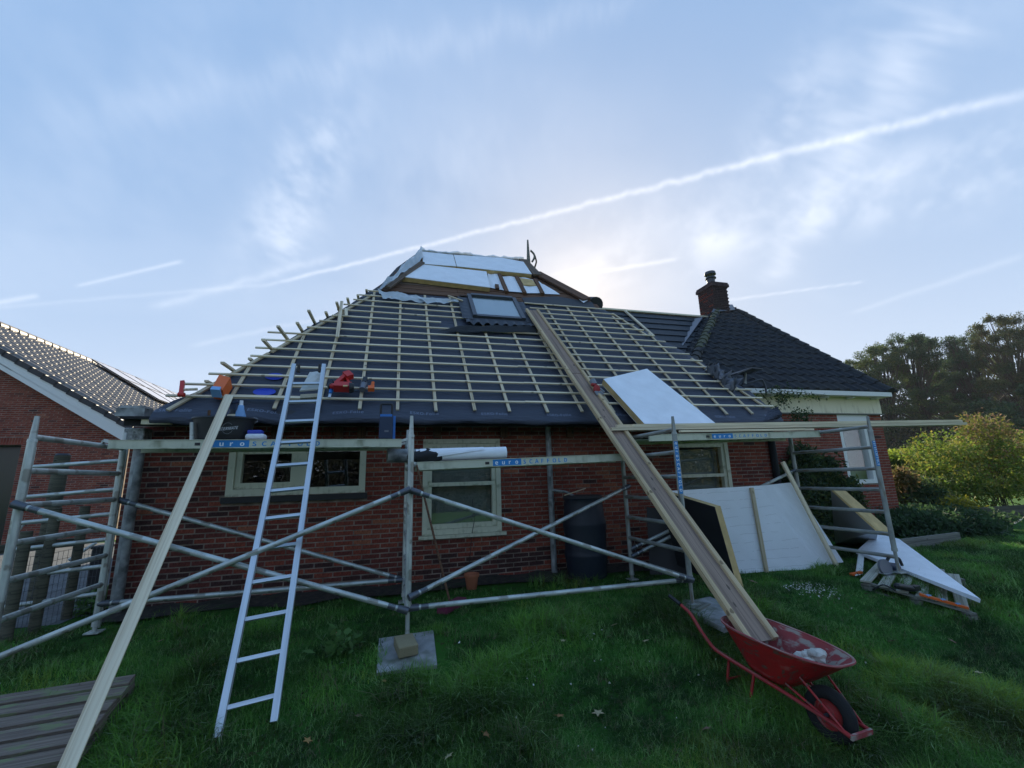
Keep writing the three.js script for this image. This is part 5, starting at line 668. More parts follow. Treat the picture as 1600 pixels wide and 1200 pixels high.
// ---------------------------------------------------------------- things on the platforms
{
  const z = 1.05, y = 1.935, P = (u, v, zz = z) => Zp(u, v, zz), xa = P(299, 690).x, xb = P(395, 690).x, cx = (xa + xb) / 2, rr = (xb - xa) / 2;
  const t = thing('mortar_tub', 'black plastic mortar tub with white lettering on the left platform', 'tub', V(cx, y, z)); part(t, 'tub', new THREE.LatheGeometry([[0, 0], [rr * 0.86, 0], [rr * 0.9, 0.02], [rr * 1.0, 0.235], [rr * 1.06, 0.24], [rr * 1.05, 0.262], [rr * 0.98, 0.25], [rr * 0.85, 0.04], [0, 0.03]].map((p) => new THREE.Vector2(...p)), 44).scale(1, 1, 0.7).translate(cx, y, z), M.black);
  const lm = letterMat((c, w, h) => { c.fillStyle = '#1b1d20'; c.fillRect(0, 0, w, h); c.save(); c.translate(8, h * 0.72); c.rotate(-0.12); c.fillStyle = '#c9ccd2'; c.font = `bold italic ${h * 0.30}px sans-serif`; c.fillText('INTERMATE', 0, 0); c.restore(); c.strokeStyle = '#8a8e96'; c.lineWidth = 3; c.beginPath(); c.ellipse(w * 0.46, h * 0.5, w * 0.2, h * 0.4, 0, 0.3, 5.6); c.stroke(); }, 256, 128);
  part(t, 'printed_name', new THREE.CylinderGeometry(rr * 0.985 + 0.004, rr * 0.93 + 0.004, 0.15, 24, 1, true, -0.05, 0.85).scale(1, 1, 0.7).translate(cx, y + 0.125, z), lm);
  const T2 = (u0, v0, u1, v1, r, m, name, label, zz = z, cat = 'tool') => { const a = P(u0, v0, zz), b = P(u1, v1, zz); return solo(name, tube(a, b, r, r * 0.9, 14), m, label, cat, null, a); };
  T2(300, 690, 300, 660, 0.022, M.galv, 'metal_tube', 'short upright grey tube at the left side of the mortar tub', 1.2, 'tube');
  { const p = P(363, 658, 1.0), q = thing('glue_bottle', 'white and blue spray can with nozzle standing in the mortar tub', 'spray can', p.clone()); part(q, 'can', tube(p, P(363, 648, 1.0), 0.05, 0.05, 16), M.cream); part(q, 'collar', tube(P(363, 648, 1.0), P(363.5, 640, 1.0), 0.042, 0.025, 14), M.black); part(q, 'trigger', merge([beam(P(363.5, 642, 1.0), P(364, 630, 1.0), 0.03, 0.05, V(1, 0, 0)), beam(P(361, 631, 1.0), P(372, 627, 1.0), 0.03, 0.03)]), M.navy); }
  { const p = P(374, 660, 0.98), q = thing('blue_bottle', 'light blue bottle standing in the mortar tub', 'bottle', p.clone()); part(q, 'body', new THREE.LatheGeometry([[0.0, 0], [0.065, 0.0], [0.06, 0.08], [0.035, 0.16], [0.03, 0.2], [0, 0.2]].map((k) => new THREE.Vector2(...k)), 18).translate(p.x, p.y, p.z), M.lightBlue); part(q, 'cap', tube(p.clone().add(V(0, 0.2, 0)), p.clone().add(V(0.0, 0.26, 0)), 0.022, 0.018, 10), M.white); }
  { const p = P(392, 657, 1.0), g = new THREE.IcosahedronGeometry(0.06, 3), a = g.attributes.position; for (let i = 0; i < a.count; i++) { const k = 1 + 0.7 * (pn(a.getX(i) * 40 + 9, a.getY(i) * 40 + a.getZ(i) * 33 + 20, 64, 64) - 0.5); a.setXYZ(i, a.getX(i) * k * 1.2, a.getY(i) * k * 0.7, a.getZ(i) * k); } g.computeVertexNormals(); solo('crumpled_rag', g.translate(p.x, p.y, p.z), M.leadLight, 'crumpled grey rag on the right rim of the mortar tub', 'rag', null, p); }
  { const p = P(327, 660, 1.0); solo('wooden_stake', beam(p.clone().add(V(0, -0.15, 0)), P(327, 641, 1.0), 0.025, 0.02, V(0, 0, 1)), M.brownWood, 'brown wooden handle sticking out of the mortar tub', 'handle', null, p); }
  { const p = P(400, 685, 1.15), q = thing('wipes_pack', 'white and blue soft pack lying beside the mortar tub', 'pack', V(p.x, y, 1.15)); part(q, 'pack', new RoundedBoxGeometry(0.2, 0.07, 0.14, 3, 0.03).translate(p.x, y + 0.035, 1.15), M.white); part(q, 'flap', new RoundedBoxGeometry(0.15, 0.045, 0.1, 2, 0.015).translate(p.x - 0.01, y + 0.09, 1.15), M.markBlue); }
  { // tool case standing at the right end of the left platform
    const a = P(592, 684, 1.1), b = P(613, 684, 1.1), w = b.x - a.x, hh = P(600, 652, 1.1).y - y, cx2 = (a.x + b.x) / 2, q = thing('site_radio', 'dark blue upright box with tall handle at the right end of the left platform', 'tool box', V(cx2, y, 1.1));
    part(q, 'case', new RoundedBoxGeometry(w, hh, 0.2, 3, 0.02).translate(cx2, y + hh / 2, 1.1), M.navy); part(q, 'top_plate', boxG(w * 0.9, 0.03, 0.17).translate(cx2, y + hh + 0.012, 1.1), M.blue); const ht = P(600, 632, 1.1).y; part(q, 'handle', pipe([V(cx2 - w * 0.42, y + hh, 1.12), V(cx2 - w * 0.42, ht - 0.02, 1.12), V(cx2 - w * 0.34, ht, 1.12), V(cx2 + w * 0.34, ht, 1.12), V(cx2 + w * 0.42, ht - 0.02, 1.12), V(cx2 + w * 0.42, y + hh, 1.12)], 0.014, 8, 40), M.black); part(q, 'side_post', boxG(0.03, hh * 1.05, 0.05).translate(cx2 + w / 2 + 0.018, y + hh * 0.52, 1.12), M.blue); part(q, 'emblem', boxG(0.05, 0.02, 0.004).translate(cx2 + 0.01, y + hh * 0.35, 1.203), M.leadLight); }
  { // roll of white sheeting on the middle platform
    const zr = 1.32, a = Zp(650, 709, zr), b = Zp(790, 704, zr), r0 = 0.075, q = thing('sheet_roll', 'white roll of roofing sheet lying on the middle platform', 'roll', a.clone()); a.y = lerp(dk2[0].y, dk2[1].y, 0.0) + r0 + 0.005; b.y = lerp(dk2[0].y, dk2[1].y, (b.x - FX[1]) / (FX[2] - FX[1])) + r0 + 0.005;
    part(q, 'roll', tube(a, b, r0, r0, 36, true), M.white); part(q, 'loose_edge', grid(24, 10, (u, v) => { const p = mix(a, b, 0.04 + u * 0.70); const th = 0.2 + v * (1.9 - 1.0 * u); return p.add(V(0, (r0 + 0.006 + 0.012 * v) * Math.cos(th), (r0 + 0.006 + 0.02 * v * (1 - u)) * Math.sin(th))); }), M.white);
    part(q, 'roll_core', merge([0.9, 0.7, 0.5].map((k) => tube(b.clone().add(V(-0.06, 0, 0)), b.clone().add(V(-0.004 * k, 0, 0)), r0 * k, r0 * k, 24, true))), M.white);
    const s = a.clone().add(V(-0.03, -0.01, 0.03)), bag = grid(14, 12, (u, v) => { const th = u * Math.PI * 2, ph = v * Math.PI; const k = 1 + 0.4 * (pn(u * 6 + 3, v * 5 + 3, 6, 64) - 0.5); return V(s.x + 0.15 + 0.20 * k * Math.sin(ph) * Math.cos(th), s.y + 0.0 + 0.085 * k * Math.cos(ph), s.z + 0.0 + 0.1 * k * Math.sin(ph) * Math.sin(th)); }); solo('black_bag', bag, M.blackMatt, 'crumpled black plastic over the left end of the white roll', 'bag', null, s);
    const c0 = Zp(605, 712, 1.0), c1 = Zp(640, 712, 1.0); solo('pipe_offcut', tube(c0, c1.add(V(0.1, 0, -0.05)), 0.085, 0.085, 24), M.zinc, 'short grey wide pipe behind the top of the edge-on frame leg', 'pipe', null, c0); }
}
// ---------------------------------------------------------------- tools on the roof
{
  const R = (u, v, o = 0.1) => Rp(u, v, o);
  { const a = R(332, 620), q = thing('orange_box', 'orange and light blue toolbox tilted on the lowest roof batten', 'box', a.clone()); const c = [R(333, 617), R(350, 619), R(362, 600), R(345, 595)]; part(q, 'body', slab(c.map((p) => p.addScaledVector(ROOF_N, 0.10)), 0.16, ROOF_N), M.orange); part(q, 'end', slab([R(331, 620), R(346, 621), R(348, 616), R(334, 615)].map((p) => p.addScaledVector(ROOF_N, 0.115)), 0.12, ROOF_N), M.lightBlue); }
  { const p = R(284, 607, 0.14), t = thing('claw_hammer', 'red hammer hooked on a batten end at the far left roof corner', 'hammer', p.clone()); part(t, 'head', merge([beam(R(283, 618, 0.1), R(285.5, 596, 0.14), 0.04, 0.045, V(1, 0, 0)), tube(R(279, 616, 0.12), R(288, 617, 0.12), 0.028, 0.028, 10)]), M.redTool); part(t, 'handle', tube(R(284, 609, 0.12), R(309, 608, 0.1), 0.016, 0.018, 10), M.pine2); }
  { const p = R(535, 600, 0.14), t = thing('nail_gun', 'red and black nail gun lying on a roof batten right of the ladder', 'nail gun', p.clone());
    part(t, 'body', merge([beam(R(522, 604, 0.15), R(549, 605, 0.15), 0.10, 0.11, ROOF_N), tube(R(516, 603, 0.15), R(528, 604, 0.15), 0.035, 0.05, 12)]), M.redTool); part(t, 'handle', merge([beam(R(526, 599, 0.15), R(540, 587, 0.17), 0.055, 0.06, ROOF_N), beam(R(541, 590, 0.16), R(546, 600, 0.16), 0.03, 0.04, ROOF_N)]), M.redTool); part(t, 'battery', beam(R(539, 588, 0.18), R(549, 585, 0.18), 0.13, 0.08, ROOF_N), M.redTool); part(t, 'magazine', beam(R(521, 598, 0.12), R(545, 590, 0.13), 0.05, 0.06, ROOF_N), M.black); part(t, 'rear_cap', tube(R(546, 606, 0.16), R(553, 606, 0.16), 0.08, 0.06, 14), M.black); part(t, 'nose', tube(R(512, 605, 0.13), R(519, 602, 0.15), 0.03, 0.05, 10), M.black); part(t, 'panel', beam(R(536, 603, 0.24), R(543, 603, 0.24), 0.03, 0.01, ROOF_N), M.foam); }
  { const t = thing('chisel', 'blue handled chisel hanging below the nail gun', 'chisel', R(517, 612)); part(t, 'handle', tube(R(518, 607, 0.1), R(516, 615, 0.1), 0.028, 0.024, 10), M.blue); part(t, 'blade', beam(R(516, 615, 0.1), R(514.5, 621, 0.1), 0.035, 0.01, ROOF_N), M.alu); }
  { const t = thing('caulking_gun', 'dark cartridge gun lying on a counter batten beside the orange clamp', 'tool', R(568, 603)); part(t, 'barrel', tube(R(566, 609, 0.1), R(569, 598, 0.1), 0.045, 0.045, 12), M.leadLight); part(t, 'handle', beam(R(569, 598, 0.12), R(571, 591, 0.12), 0.06, 0.06, ROOF_N), M.black); }
  { const t = thing('orange_clamp', 'small orange clamp standing on a roof batten', 'clamp', R(580, 605)); part(t, 'jaw', beam(R(575, 607, 0.12), R(585, 607, 0.12), 0.07, 0.06, ROOF_N), M.orange); part(t, 'grip', tube(R(581, 606, 0.12), R(583, 597, 0.16), 0.028, 0.022, 10), M.orange); }
  for (const [u, v, w, k] of [[429, 588, 15, 0], [413, 612, 18, 1]]) { const a = R(u - w, v, 0.018), b = R(u + w, v, 0.018), c = mix(a, b, 0.5), pts = []; for (let i = 0; i < 24; i++) { const th = i / 24 * 6.283; pts.push(c.clone().add(V(Math.cos(th) * (b.x - a.x) / 2, 0, 0)).addScaledVector(ROOF_UP, Math.sin(th) * 0.085)); } part(roof, 'blue_print', slab(pts, 0.003, ROOF_N), M.markBlue); }
}
// ---------------------------------------------------------------- fence, paving and odds on the left
struct('paved_drive', grid(30, 30, (a, b) => V(lerp(-16, -3.5, a), 0.008, lerp(-8.6, 0.35, b)), (a, b, p) => [p.x, p.z]), S({ map: tex(512, 512, (u, v) => { const k = pf(u, v, 9, 9, 4), jx = Math.abs((u * 10 + (Math.floor(v * 20) % 2) * 0.5) % 1 - 0.5) > 0.47, jy = Math.abs((v * 20) % 1 - 0.5) > 0.45; const c = tone([96, 102, 106], 0.7 + 0.4 * k); return jx || jy ? tone(c, 0.75) : c; }, true, [0.5, 0.5]), roughness: 0.9 }));
{
  const pts = [Gp(8, 1003), Gp(52, 990), Gp(103, 968)], tops = [[0, 832], [45, 783], [94, 745]], t = thing('wire_fence', 'wire mesh fence with weathered posts along the paved drive on the left', 'fence', pts[1].clone());
  const hs = pts.map((p, i) => Zp(tops[i][0], tops[i][1], p.z).y); pts.forEach((p, i) => part(t, 'post', tube(V(p.x, -0.1, p.z), V(p.x, Math.max(0.9, Math.min(1.25, hs[i])), p.z), 0.05, 0.048, 14), M.fencePost));
  const far = Gp(182, 948), all = [pts[0].clone().add(V(-0.6, 0, 0.25)), ...pts, V(-3.36, 0, 0.1)], w = []; const pos = (k) => { const n = all.length - 1, i = Math.min(n - 1, Math.floor(k * n)); return mix(all[i], all[i + 1], k * n - i); };
  const nV = 24; for (let i = 0; i <= nV; i++) { const p = pos(i / nV); w.push(tube(V(p.x, 0, p.z), V(p.x, 0.78, p.z), 0.002, 0.002, 5, true)); } for (let j = 0; j <= 9; j++) for (let i = 0; i < all.length - 1; i++) { const y = 0.02 + j * 0.084; w.push(tube(V(all[i].x, y, all[i].z), V(all[i + 1].x, y, all[i + 1].z), 0.002, 0.002, 5, true)); } part(t, 'wire_mesh', merge(w), M.clamp);
  part(t, 'rail', beam(V(all[0].x, 0.86, all[0].z - 0.06), V(pts[2].x - 0.0, 0.84, pts[2].z - 0.06), 0.04, 0.09), M.fencePost);
  const yp = Zp(98, 712, -0.6), yb = V(yp.x, 0, -0.6); const y2 = thing('gate_post', 'tall mossy wooden post standing behind the wire fence', 'post', yb); part(y2, 'post', tube(V(yp.x, 0, -0.6), V(yp.x, yp.y, -0.6), 0.085, 0.08, 16), M.fencePost); part(y2, 'cap', tube(V(yp.x, yp.y, -0.6), V(yp.x, yp.y + 0.03, -0.6), 0.085, 0.06, 16), M.dark);
  const tb = (name, label, a, b, z, r = 0.02) => solo(name, tube(Zp(...a, z), Zp(...b, z), r, r, 10), M.whiteFrame, label, 'tube', 'pale tubes beyond the wire fence', Zp(...a, z));
  tb('pale_tube', 'pale slanting tube beyond the fence, right of both posts', [108, 875], [150, 848], -0.8); tb('pale_tube', 'pale slanting tube beyond the fence, left of the middle post, lower one', [15, 881], [40, 854], -0.8); tb('pale_tube', 'pale slanting tube beyond the fence, near the leftmost scaffold leg, upper one', [25, 833], [38, 817], -0.8);
  const k = Zp(160, 858, -1.2), bk = thing('black_bin', 'black bin standing on the drive against the neighbouring wall', 'bin', V(k.x, 0, -1.2)); part(bk, 'body', new RoundedBoxGeometry(0.16, 0.62, 0.2, 2, 0.02).translate(k.x, 0.31, -1.2), M.black); part(bk, 'lid', new RoundedBoxGeometry(0.18, 0.04, 0.22, 2, 0.01).translate(k.x, 0.64, -1.2), M.dark);
}
// ---------------------------------------------------------------- vegetation
const quadLeaf = (w, l) => { const g = new THREE.BufferGeometry(); g.setAttribute('position', new THREE.Float32BufferAttribute([0, 0, 0, w / 2, l * 0.5, 0.04 * l, 0, l, -0.05 * l, -w / 2, l * 0.5, 0.04 * l], 3)); g.setAttribute('uv', new THREE.Float32BufferAttribute([0.5, 0, 1, 0.5, 0.5, 1, 0, 0.5], 2)); g.setIndex([0, 1, 2, 0, 2, 3]); g.computeVertexNormals(); return g; };
function clusterG(n, size, lw, ll, seed) { const r = rng(seed), gs = []; for (let i = 0; i < n; i++) { const g = quadLeaf(lw * (0.7 + 0.6 * r()), ll * (0.7 + 0.6 * r())); g.rotateX(r() * 6.28).rotateY(r() * 6.28).rotateZ(r() * 6.28); const d = V(r() - 0.5, r() - 0.5, r() - 0.5).multiplyScalar(size * 2); g.translate(d.x, d.y, d.z); gs.push(g); } return merge(gs); }
const leafMat = (c, tr = 0.35) => new THREE.MeshPhysicalMaterial({ color: lin(...c), roughness: 0.85, specularIntensity: 0.35, transmission: tr, thickness: 0, side: THREE.DoubleSide });
const LM = { white: leafMat([1, 1, 1], 0.5) };
function leaves(parent, name, G, list, mat) { const im = new THREE.InstancedMesh(G, mat, list.length), m = new THREE.Matrix4(), q = new THREE.Quaternion(), e = new THREE.Euler(), c = new THREE.Color(), wp = wpos(parent); im.name = name; im.castShadow = im.receiveShadow = true; list.forEach((l, i) => { e.set(l.r * 6.28, l.r2 * 6.28, l.r3 * 6.28); q.setFromEuler(e); m.compose(l.p.clone().sub(wp), q, V(l.s, l.s, l.s)); im.setMatrixAt(i, m); c.setRGB(...l.c); im.setColorAt(i, c); }); parent.add(im); return im; }
const CL = [clusterG(9, 0.16, 0.07, 0.13, 1), clusterG(7, 0.09, 0.045, 0.08, 2), clusterG(8, 0.26, 0.13, 0.24, 3)];
function tree(label, base, h, crownR, crownH, n, cols, seed, opt = {}) {
  const r = rng(seed), t = thing('tree', label, 'tree', base.clone(), opt.group), trunkTop = base.clone().add(V((r() - 0.5) * 0.5, h * 0.55, (r() - 0.5) * 0.5)), gs = [tube(base.clone().add(V(0, -0.2, 0)), mix(base, trunkTop, 0.5), h * 0.022, h * 0.017, 10), tube(mix(base, trunkTop, 0.5), trunkTop, h * 0.017, h * 0.01, 10)];
  const blobs = [], nb = opt.blobs || 14; for (let i = 0; i < nb; i++) { const a = r() * 6.28, k = Math.sqrt(r()), y = base.y + h - crownH + crownH * (0.08 + 0.84 * r()), f = Math.sqrt(Math.max(0.12, 1 - Math.pow((y - (base.y + h - crownH * 0.55)) / (crownH * 0.62), 2))); const c = V(base.x + Math.cos(a) * crownR * 0.75 * k * f, y, base.z + Math.sin(a) * crownR * 0.75 * k * f); blobs.push({ c, r: crownR * (nb > 25 ? 0.08 + 0.16 * r() : 0.24 + 0.2 * r()) }); gs.push(tube(mix(base, trunkTop, 0.45 + 0.5 * r()), c, h * 0.006, h * 0.0015, 6)); for (let q = 0; q < 2; q++) gs.push(tube(mix(trunkTop, c, 0.6), c.clone().add(V((r() - 0.5), r() * 0.3, (r() - 0.5)).multiplyScalar(crownR * 0.3)), h * 0.0022, h * 0.0006, 5)); }
  part(t, 'trunk', merge(gs), M.bark);
  const list = []; for (let i = 0; i < n; i++) { const b = blobs[Math.floor(r() * nb)], d = V(r() * 2 - 1, r() * 2 - 1, r() * 2 - 1).normalize().multiplyScalar(b.r * Math.pow(r(), 0.42)); d.y *= 0.75; const c0 = cols[Math.floor(r() * r() * cols.length)]; list.push({ p: b.c.clone().add(d), s: (opt.s || 1) * (0.7 + 0.7 * r()), r: r(), r2: r(), r3: r(), c: tone(c0, 0.75 + 0.5 * r()) }); }
  leaves(t, 'crown', opt.cl || CL[2], list, LM.white); return t;
}
function shrub(name, label, cat, shape, n, cl, cols, seed, base, group, stems = true) { const r = rng(seed), t = thing(name, label, cat, base, group), list = []; for (let i = 0; i < n; i++) { const p = shape(r); if (!p) continue; const c0 = typeof cols === 'function' ? cols(p, r) : cols[Math.floor(r() * cols.length)]; list.push({ p, s: 0.65 + 0.7 * r(), r: r(), r2: r(), r3: r(), c: tone(c0, 0.75 + 0.5 * r()) }); } leaves(t, 'foliage', cl, list, LM.white); if (stems) { const gs = []; for (let i = 0; i < 14; i++) { const e = shape(r) || base; gs.push(tube(base.clone().add(V((r() - 0.5) * 0.5, -0.05, (r() - 0.5) * 0.3)), e, 0.014, 0.004, 5)); } part(t, 'stem', merge(gs), M.bark); } return t; }
const gD = [[0.058, 0.105, 0.040], [0.048, 0.088, 0.040], [0.080, 0.122, 0.038], [0.115, 0.140, 0.036]], gA = [[0.085, 0.125, 0.035], [0.068, 0.110, 0.035], [0.125, 0.15, 0.035], [0.2, 0.19, 0.035]];
{
  // tree belt right of the house
  const spot = (u, z) => { const p = Zp(u, 700, z); p.y = 0; return p; };
  const T = [[1340, -37, 553, 4.2, 'small yellowish tree just right of the wing roof', gA], [1400, -34, 530, 4.8, 'bushy green tree behind the right end of the gutter', gA], [1452, -33, 515, 4.6, 'loose airy tree left of the middle of the tree belt', gD], [1500, -35, 508, 5.0, 'tall loose tree with sky showing through its crown', gD], [1552, -31, 514, 4.8, 'dark dense tree second from the right picture edge', gD], [1618, -24, 488, 4.4, 'olive brown tree cut by the right picture edge', [[0.075, 0.10, 0.036], [0.13, 0.11, 0.04], [0.06, 0.095, 0.036]]]];
  T.forEach(([u, z, vt, cr, label, cols], i) => { const b = spot(u, z), h = Zp(u, vt, z).y; tree(label, b, h, cr, h * 0.95, 9500, cols, 60 + i, { group: 'trees behind the right garden', blobs: 120, cl: CL[0] }); });
  tree('dark tree low behind the hedge at the right edge', spot(1592, -20), Zp(1592, 600, -20).y, 4.2, Zp(1592, 600, -20).y * 0.85, 3600, gD, 81, { group: 'trees behind the right garden', blobs: 30 });
  const wd = new THREE.Group(); const rw = rng(90), lst = []; for (let i = 0; i < 12000; i++) { const u = 1290 + rw() * 420, z = -32 - rw() * 12, p = spot(u, z); p.y = Math.pow(rw(), 1.2) * 6.2; lst.push({ p, s: 0.9 + rw(), r: rw(), r2: rw(), r3: rw(), c: tone(gD[Math.floor(rw() * 4)], 0.6 + 0.5 * rw()) }); } const im = leaves(scene, 'distant_undergrowth', CL[2], lst, LM.white); tag(im, 'dark undergrowth between the trees of the belt', 'undergrowth', null, 'stuff');
  // clipped hedge, shrubs
  const H0 = Zp(1385, 790, -4.2), H1 = Zp(1475, 790, -4.2), ht = Zp(1420, 707, -4.2).y;
  shrub('hedge', 'clipped green hedge with sunlight painted into its top leaves, beside the brick corner', 'hedge', (r) => V(lerp(H0.x, H1.x + 1, r()), Math.pow(r(), 0.7) * ht, -4.2 - r() * 1.0), 9000, CL[1], (p, r) => p.y > ht * 0.85 ? [0.3, 0.38, 0.05] : [0.08, 0.12, 0.03], 101, V((H0.x + H1.x) / 2, 0, -4.6));  // sunlight on the top is put into the leaf colour
  const ell = (c, rx, ry, rz) => (r) => { const d = V(r() * 2 - 1, r() * 2 - 1, r() * 2 - 1); if (d.length() > 1) d.normalize().multiplyScalar(Math.pow(r(), 0.4)); const an = Math.atan2(d.y, d.x); d.multiplyScalar(0.55 + 0.95 * pn(an * 3.2 + 20 + c.x, d.z * 2 + 20, 64, 64)); if (pn(d.x * 5 + 30, d.y * 5 + 30 + c.z, 64, 64) < 0.3) return null; const p = V(c.x + d.x * rx, c.y + d.y * ry, c.z + d.z * rz); return p.y < 0.03 ? null : p; };
  const yl = [[0.17, 0.26, 0.04], [0.23, 0.30, 0.045], [0.10, 0.17, 0.035], [0.28, 0.27, 0.06]];
  const B = (u, v, z, ru, rv) => { const c = Zp(u, v, z), k = Zp(u + ru, v, z).x - c.x, q = c.y - Zp(u, v + rv, z).y; return [c, k, q]; };
  { const [c, k, q] = B(1530, 735, -2.6, 88, 52); shrub('flowering_shrub', 'large loose yellow green shrub behind the timber edging', 'shrub', ell(c, k * 1.15, q * 1.15, 1.0), 4200, CL[1], yl, 102, V(c.x, 0, c.z)); }
  { const [c, k, q] = B(1545, 690, -2.3, 42, 40); shrub('flowering_shrub', 'upright arching shrub with pinkish tips above the yellow green shrub', 'shrub', ell(c, k * 0.9, q * 1.1, 0.6), 750, CL[1], [[0.22, 0.22, 0.05], [0.3, 0.2, 0.12], [0.2, 0.22, 0.05]], 103, V(c.x, 0, c.z)); }
  { const [c, k, q] = B(1430, 780, -1.7, 36, 30); shrub('dark_shrub', 'dark green shrub at the brick corner of the wing', 'shrub', ell(c, k, q, 0.5), 2600, CL[1], gD, 104, V(c.x, 0, c.z)); }
  { const [c, k, q] = B(1410, 748, -1.5, 14, 12); shrub('hydrangea', 'faded hydrangea with tan flower heads at the brick corner', 'shrub', ell(c, k, q, 0.2), 260, CL[1], [[0.24, 0.17, 0.08], [0.1, 0.1, 0.03]], 105, V(c.x, 0, c.z)); }
  { const [c, k, q] = B(1465, 822, -0.4, 70, 24); shrub('ground_cover', 'low dark ground cover behind the low timber edging', 'ground cover', ell(c, k, q, 0.9), 5200, CL[1], [[0.05, 0.10, 0.04], [0.065, 0.12, 0.05]], 106, V(c.x, 0, c.z), null, false).userData.kind = 'stuff'; }
  { const [c, k, q] = B(1497, 796, -0.9, 17, 12); shrub('yellow_plant', 'small bright yellow leaved plant in front of the dark timber edging', 'plant', ell(c, k, q, 0.3), 420, CL[1], [[0.3, 0.28, 0.03], [0.2, 0.22, 0.03]], 107, V(c.x, 0, c.z)); }
  // climber on the wing wall
  { const z = -0.8, a = Zp(1222, 700, z), b = Zp(1335, 795, z); shrub('climbing_plant', 'dense dark climber covering the brick wall of the wing', 'climbing plant', (r) => { const u = r(), v = r(), p = V(lerp(a.x, b.x, u), lerp(0.05, a.y, v), z + (r() - 0.5) * 0.4); const lim = a.y * (0.72 + 0.3 * pn(u * 7 + 2, 3, 64, 64)) * (u > 0.72 ? 0.78 : 1); return p.y > lim ? null : p; }, 8500, CL[1], gD, 108, V((a.x + b.x) / 2, 0, z)); }
  { const c = Zp(1255, 638, -0.7); const r0 = rng(5), t = thing('climbing_plant', 'thin sprigs of climber hanging in front of the cream band', 'climbing plant', c.clone()); const list = []; const gs = []; for (const [u0, v0, u1, v1] of [[1188, 612, 1215, 645], [1215, 610, 1290, 617], [1222, 617, 1226, 640], [1205, 608, 1235, 622]]) { const A = Zp(u0, v0, -0.55), Bq = Zp(u1, v1, -0.5); gs.push(tube(A, Bq, 0.008, 0.004, 5)); for (let i = 0; i < 16; i++) { const p = mix(A, Bq, r0()); list.push({ p: p.add(V((r0() - 0.5) * 0.25, (r0() - 0.5) * 0.2, (r0() - 0.5) * 0.2)), s: 0.5 + 0.4 * r0(), r: r0(), r2: r0(), r3: r0(), c: tone(gD[Math.floor(r0() * 4)], 0.9) }); } } for (let i = 0; i < 46; i++) { const p = Zp(1240 + r0() * 24, 642 + r0() * 16, -0.5); list.push({ p, s: 0.7, r: r0(), r2: r0(), r3: r0(), c: gD[0] }); } part(t, 'stem', merge(gs), M.bark); leaves(t, 'foliage', CL[1], list, LM.white); }
  // timber edging and sticks
  const e = (name, label, a, b, z0, z1, h) => { const p = Zp(...a, z0), q = Zp(...b, z1); p.y = q.y = h / 2; solo(name, beam(p, q, 0.05, h), h > 0.3 ? M.fencePost : M.greyWood, label, 'edging', null, p); };
  e('timber_edging', 'dark timber edging board behind the ground cover', [1468, 785], [1640, 790], -1.6, -1.4, 0.34); e('timber_edging', 'low mossy timber edging along the lawn at the right', [1398, 850], [1500, 846], 0.75, 0.55, 0.2);
  const s0 = Zp(1554, 836, 0.3), s1 = Zp(1612, 802, -0.2); s0.y = 0.03; solo('garden_stick', tube(s0, s1, 0.018, 0.015, 8), M.pineC, 'pale stick leaning at the right picture edge above the lawn', 'stick', null, s0);
  // ground cover along the fence, weeds
  const W = (u, v, n, s, label) => { const c = Gp(u, v); c.y += 0.03; shrub('weed', label, 'weed', ell(c.clone().add(V(0, 0.05, 0)), s, 0.05, s), n, CL[1], [[0.09, 0.2, 0.05], [0.11, 0.22, 0.06]], u, c, null, false); };
  W(150, 955, 120, 0.22, 'leafy weed at the foot of the wire fence'); W(530, 1025, 26, 0.08, 'broad leaved weed in the lawn left of the concrete slab');
  { const r9 = rng(400), l9 = []; for (let i = 0; i < 9000; i++) l9.push({ ...((x) => ({ p: V(x, -1 + Math.pow(r9(), 1.1) * (x > 6 ? 5.2 : 4.2), 24 + r9() * 5), s: 1 + r9(), r: r9(), r2: r9(), r3: r9(), c: tone(mixc([0.006, 0.012, 0.007], [0.09, 0.10, 0.03], sstep(5, 12, x)), 0.5 + 0.8 * r9()) }))(-26 + r9() * 60) }); tag(leaves(scene, 'garden_thicket', CL[2], l9, LM.white), 'thicket behind the photographer, seen in the window panes', 'thicket', null, 'stuff'); }  // leaf colour painted as shaded on the left and sunlit on the right
  // trees behind the photographer, seen in the window panes
  const rb = rng(300); [[3, 33], [17, 31], [27, 33]].forEach(([x, z], i) => tree(`sunlit green tree behind the photographer, number ${i + 1} in its row, seen only in the panes`.replace(/number \d in its row, /, ''), V(x, -1, z), 5.5 + rb() * 2, 3.2, 5.0, 1600, [[0.16, 0.18, 0.04], [0.12, 0.15, 0.03], [0.24, 0.2, 0.05]], 310 + i, { group: 'trees behind the photographer', blobs: 16 }));
}
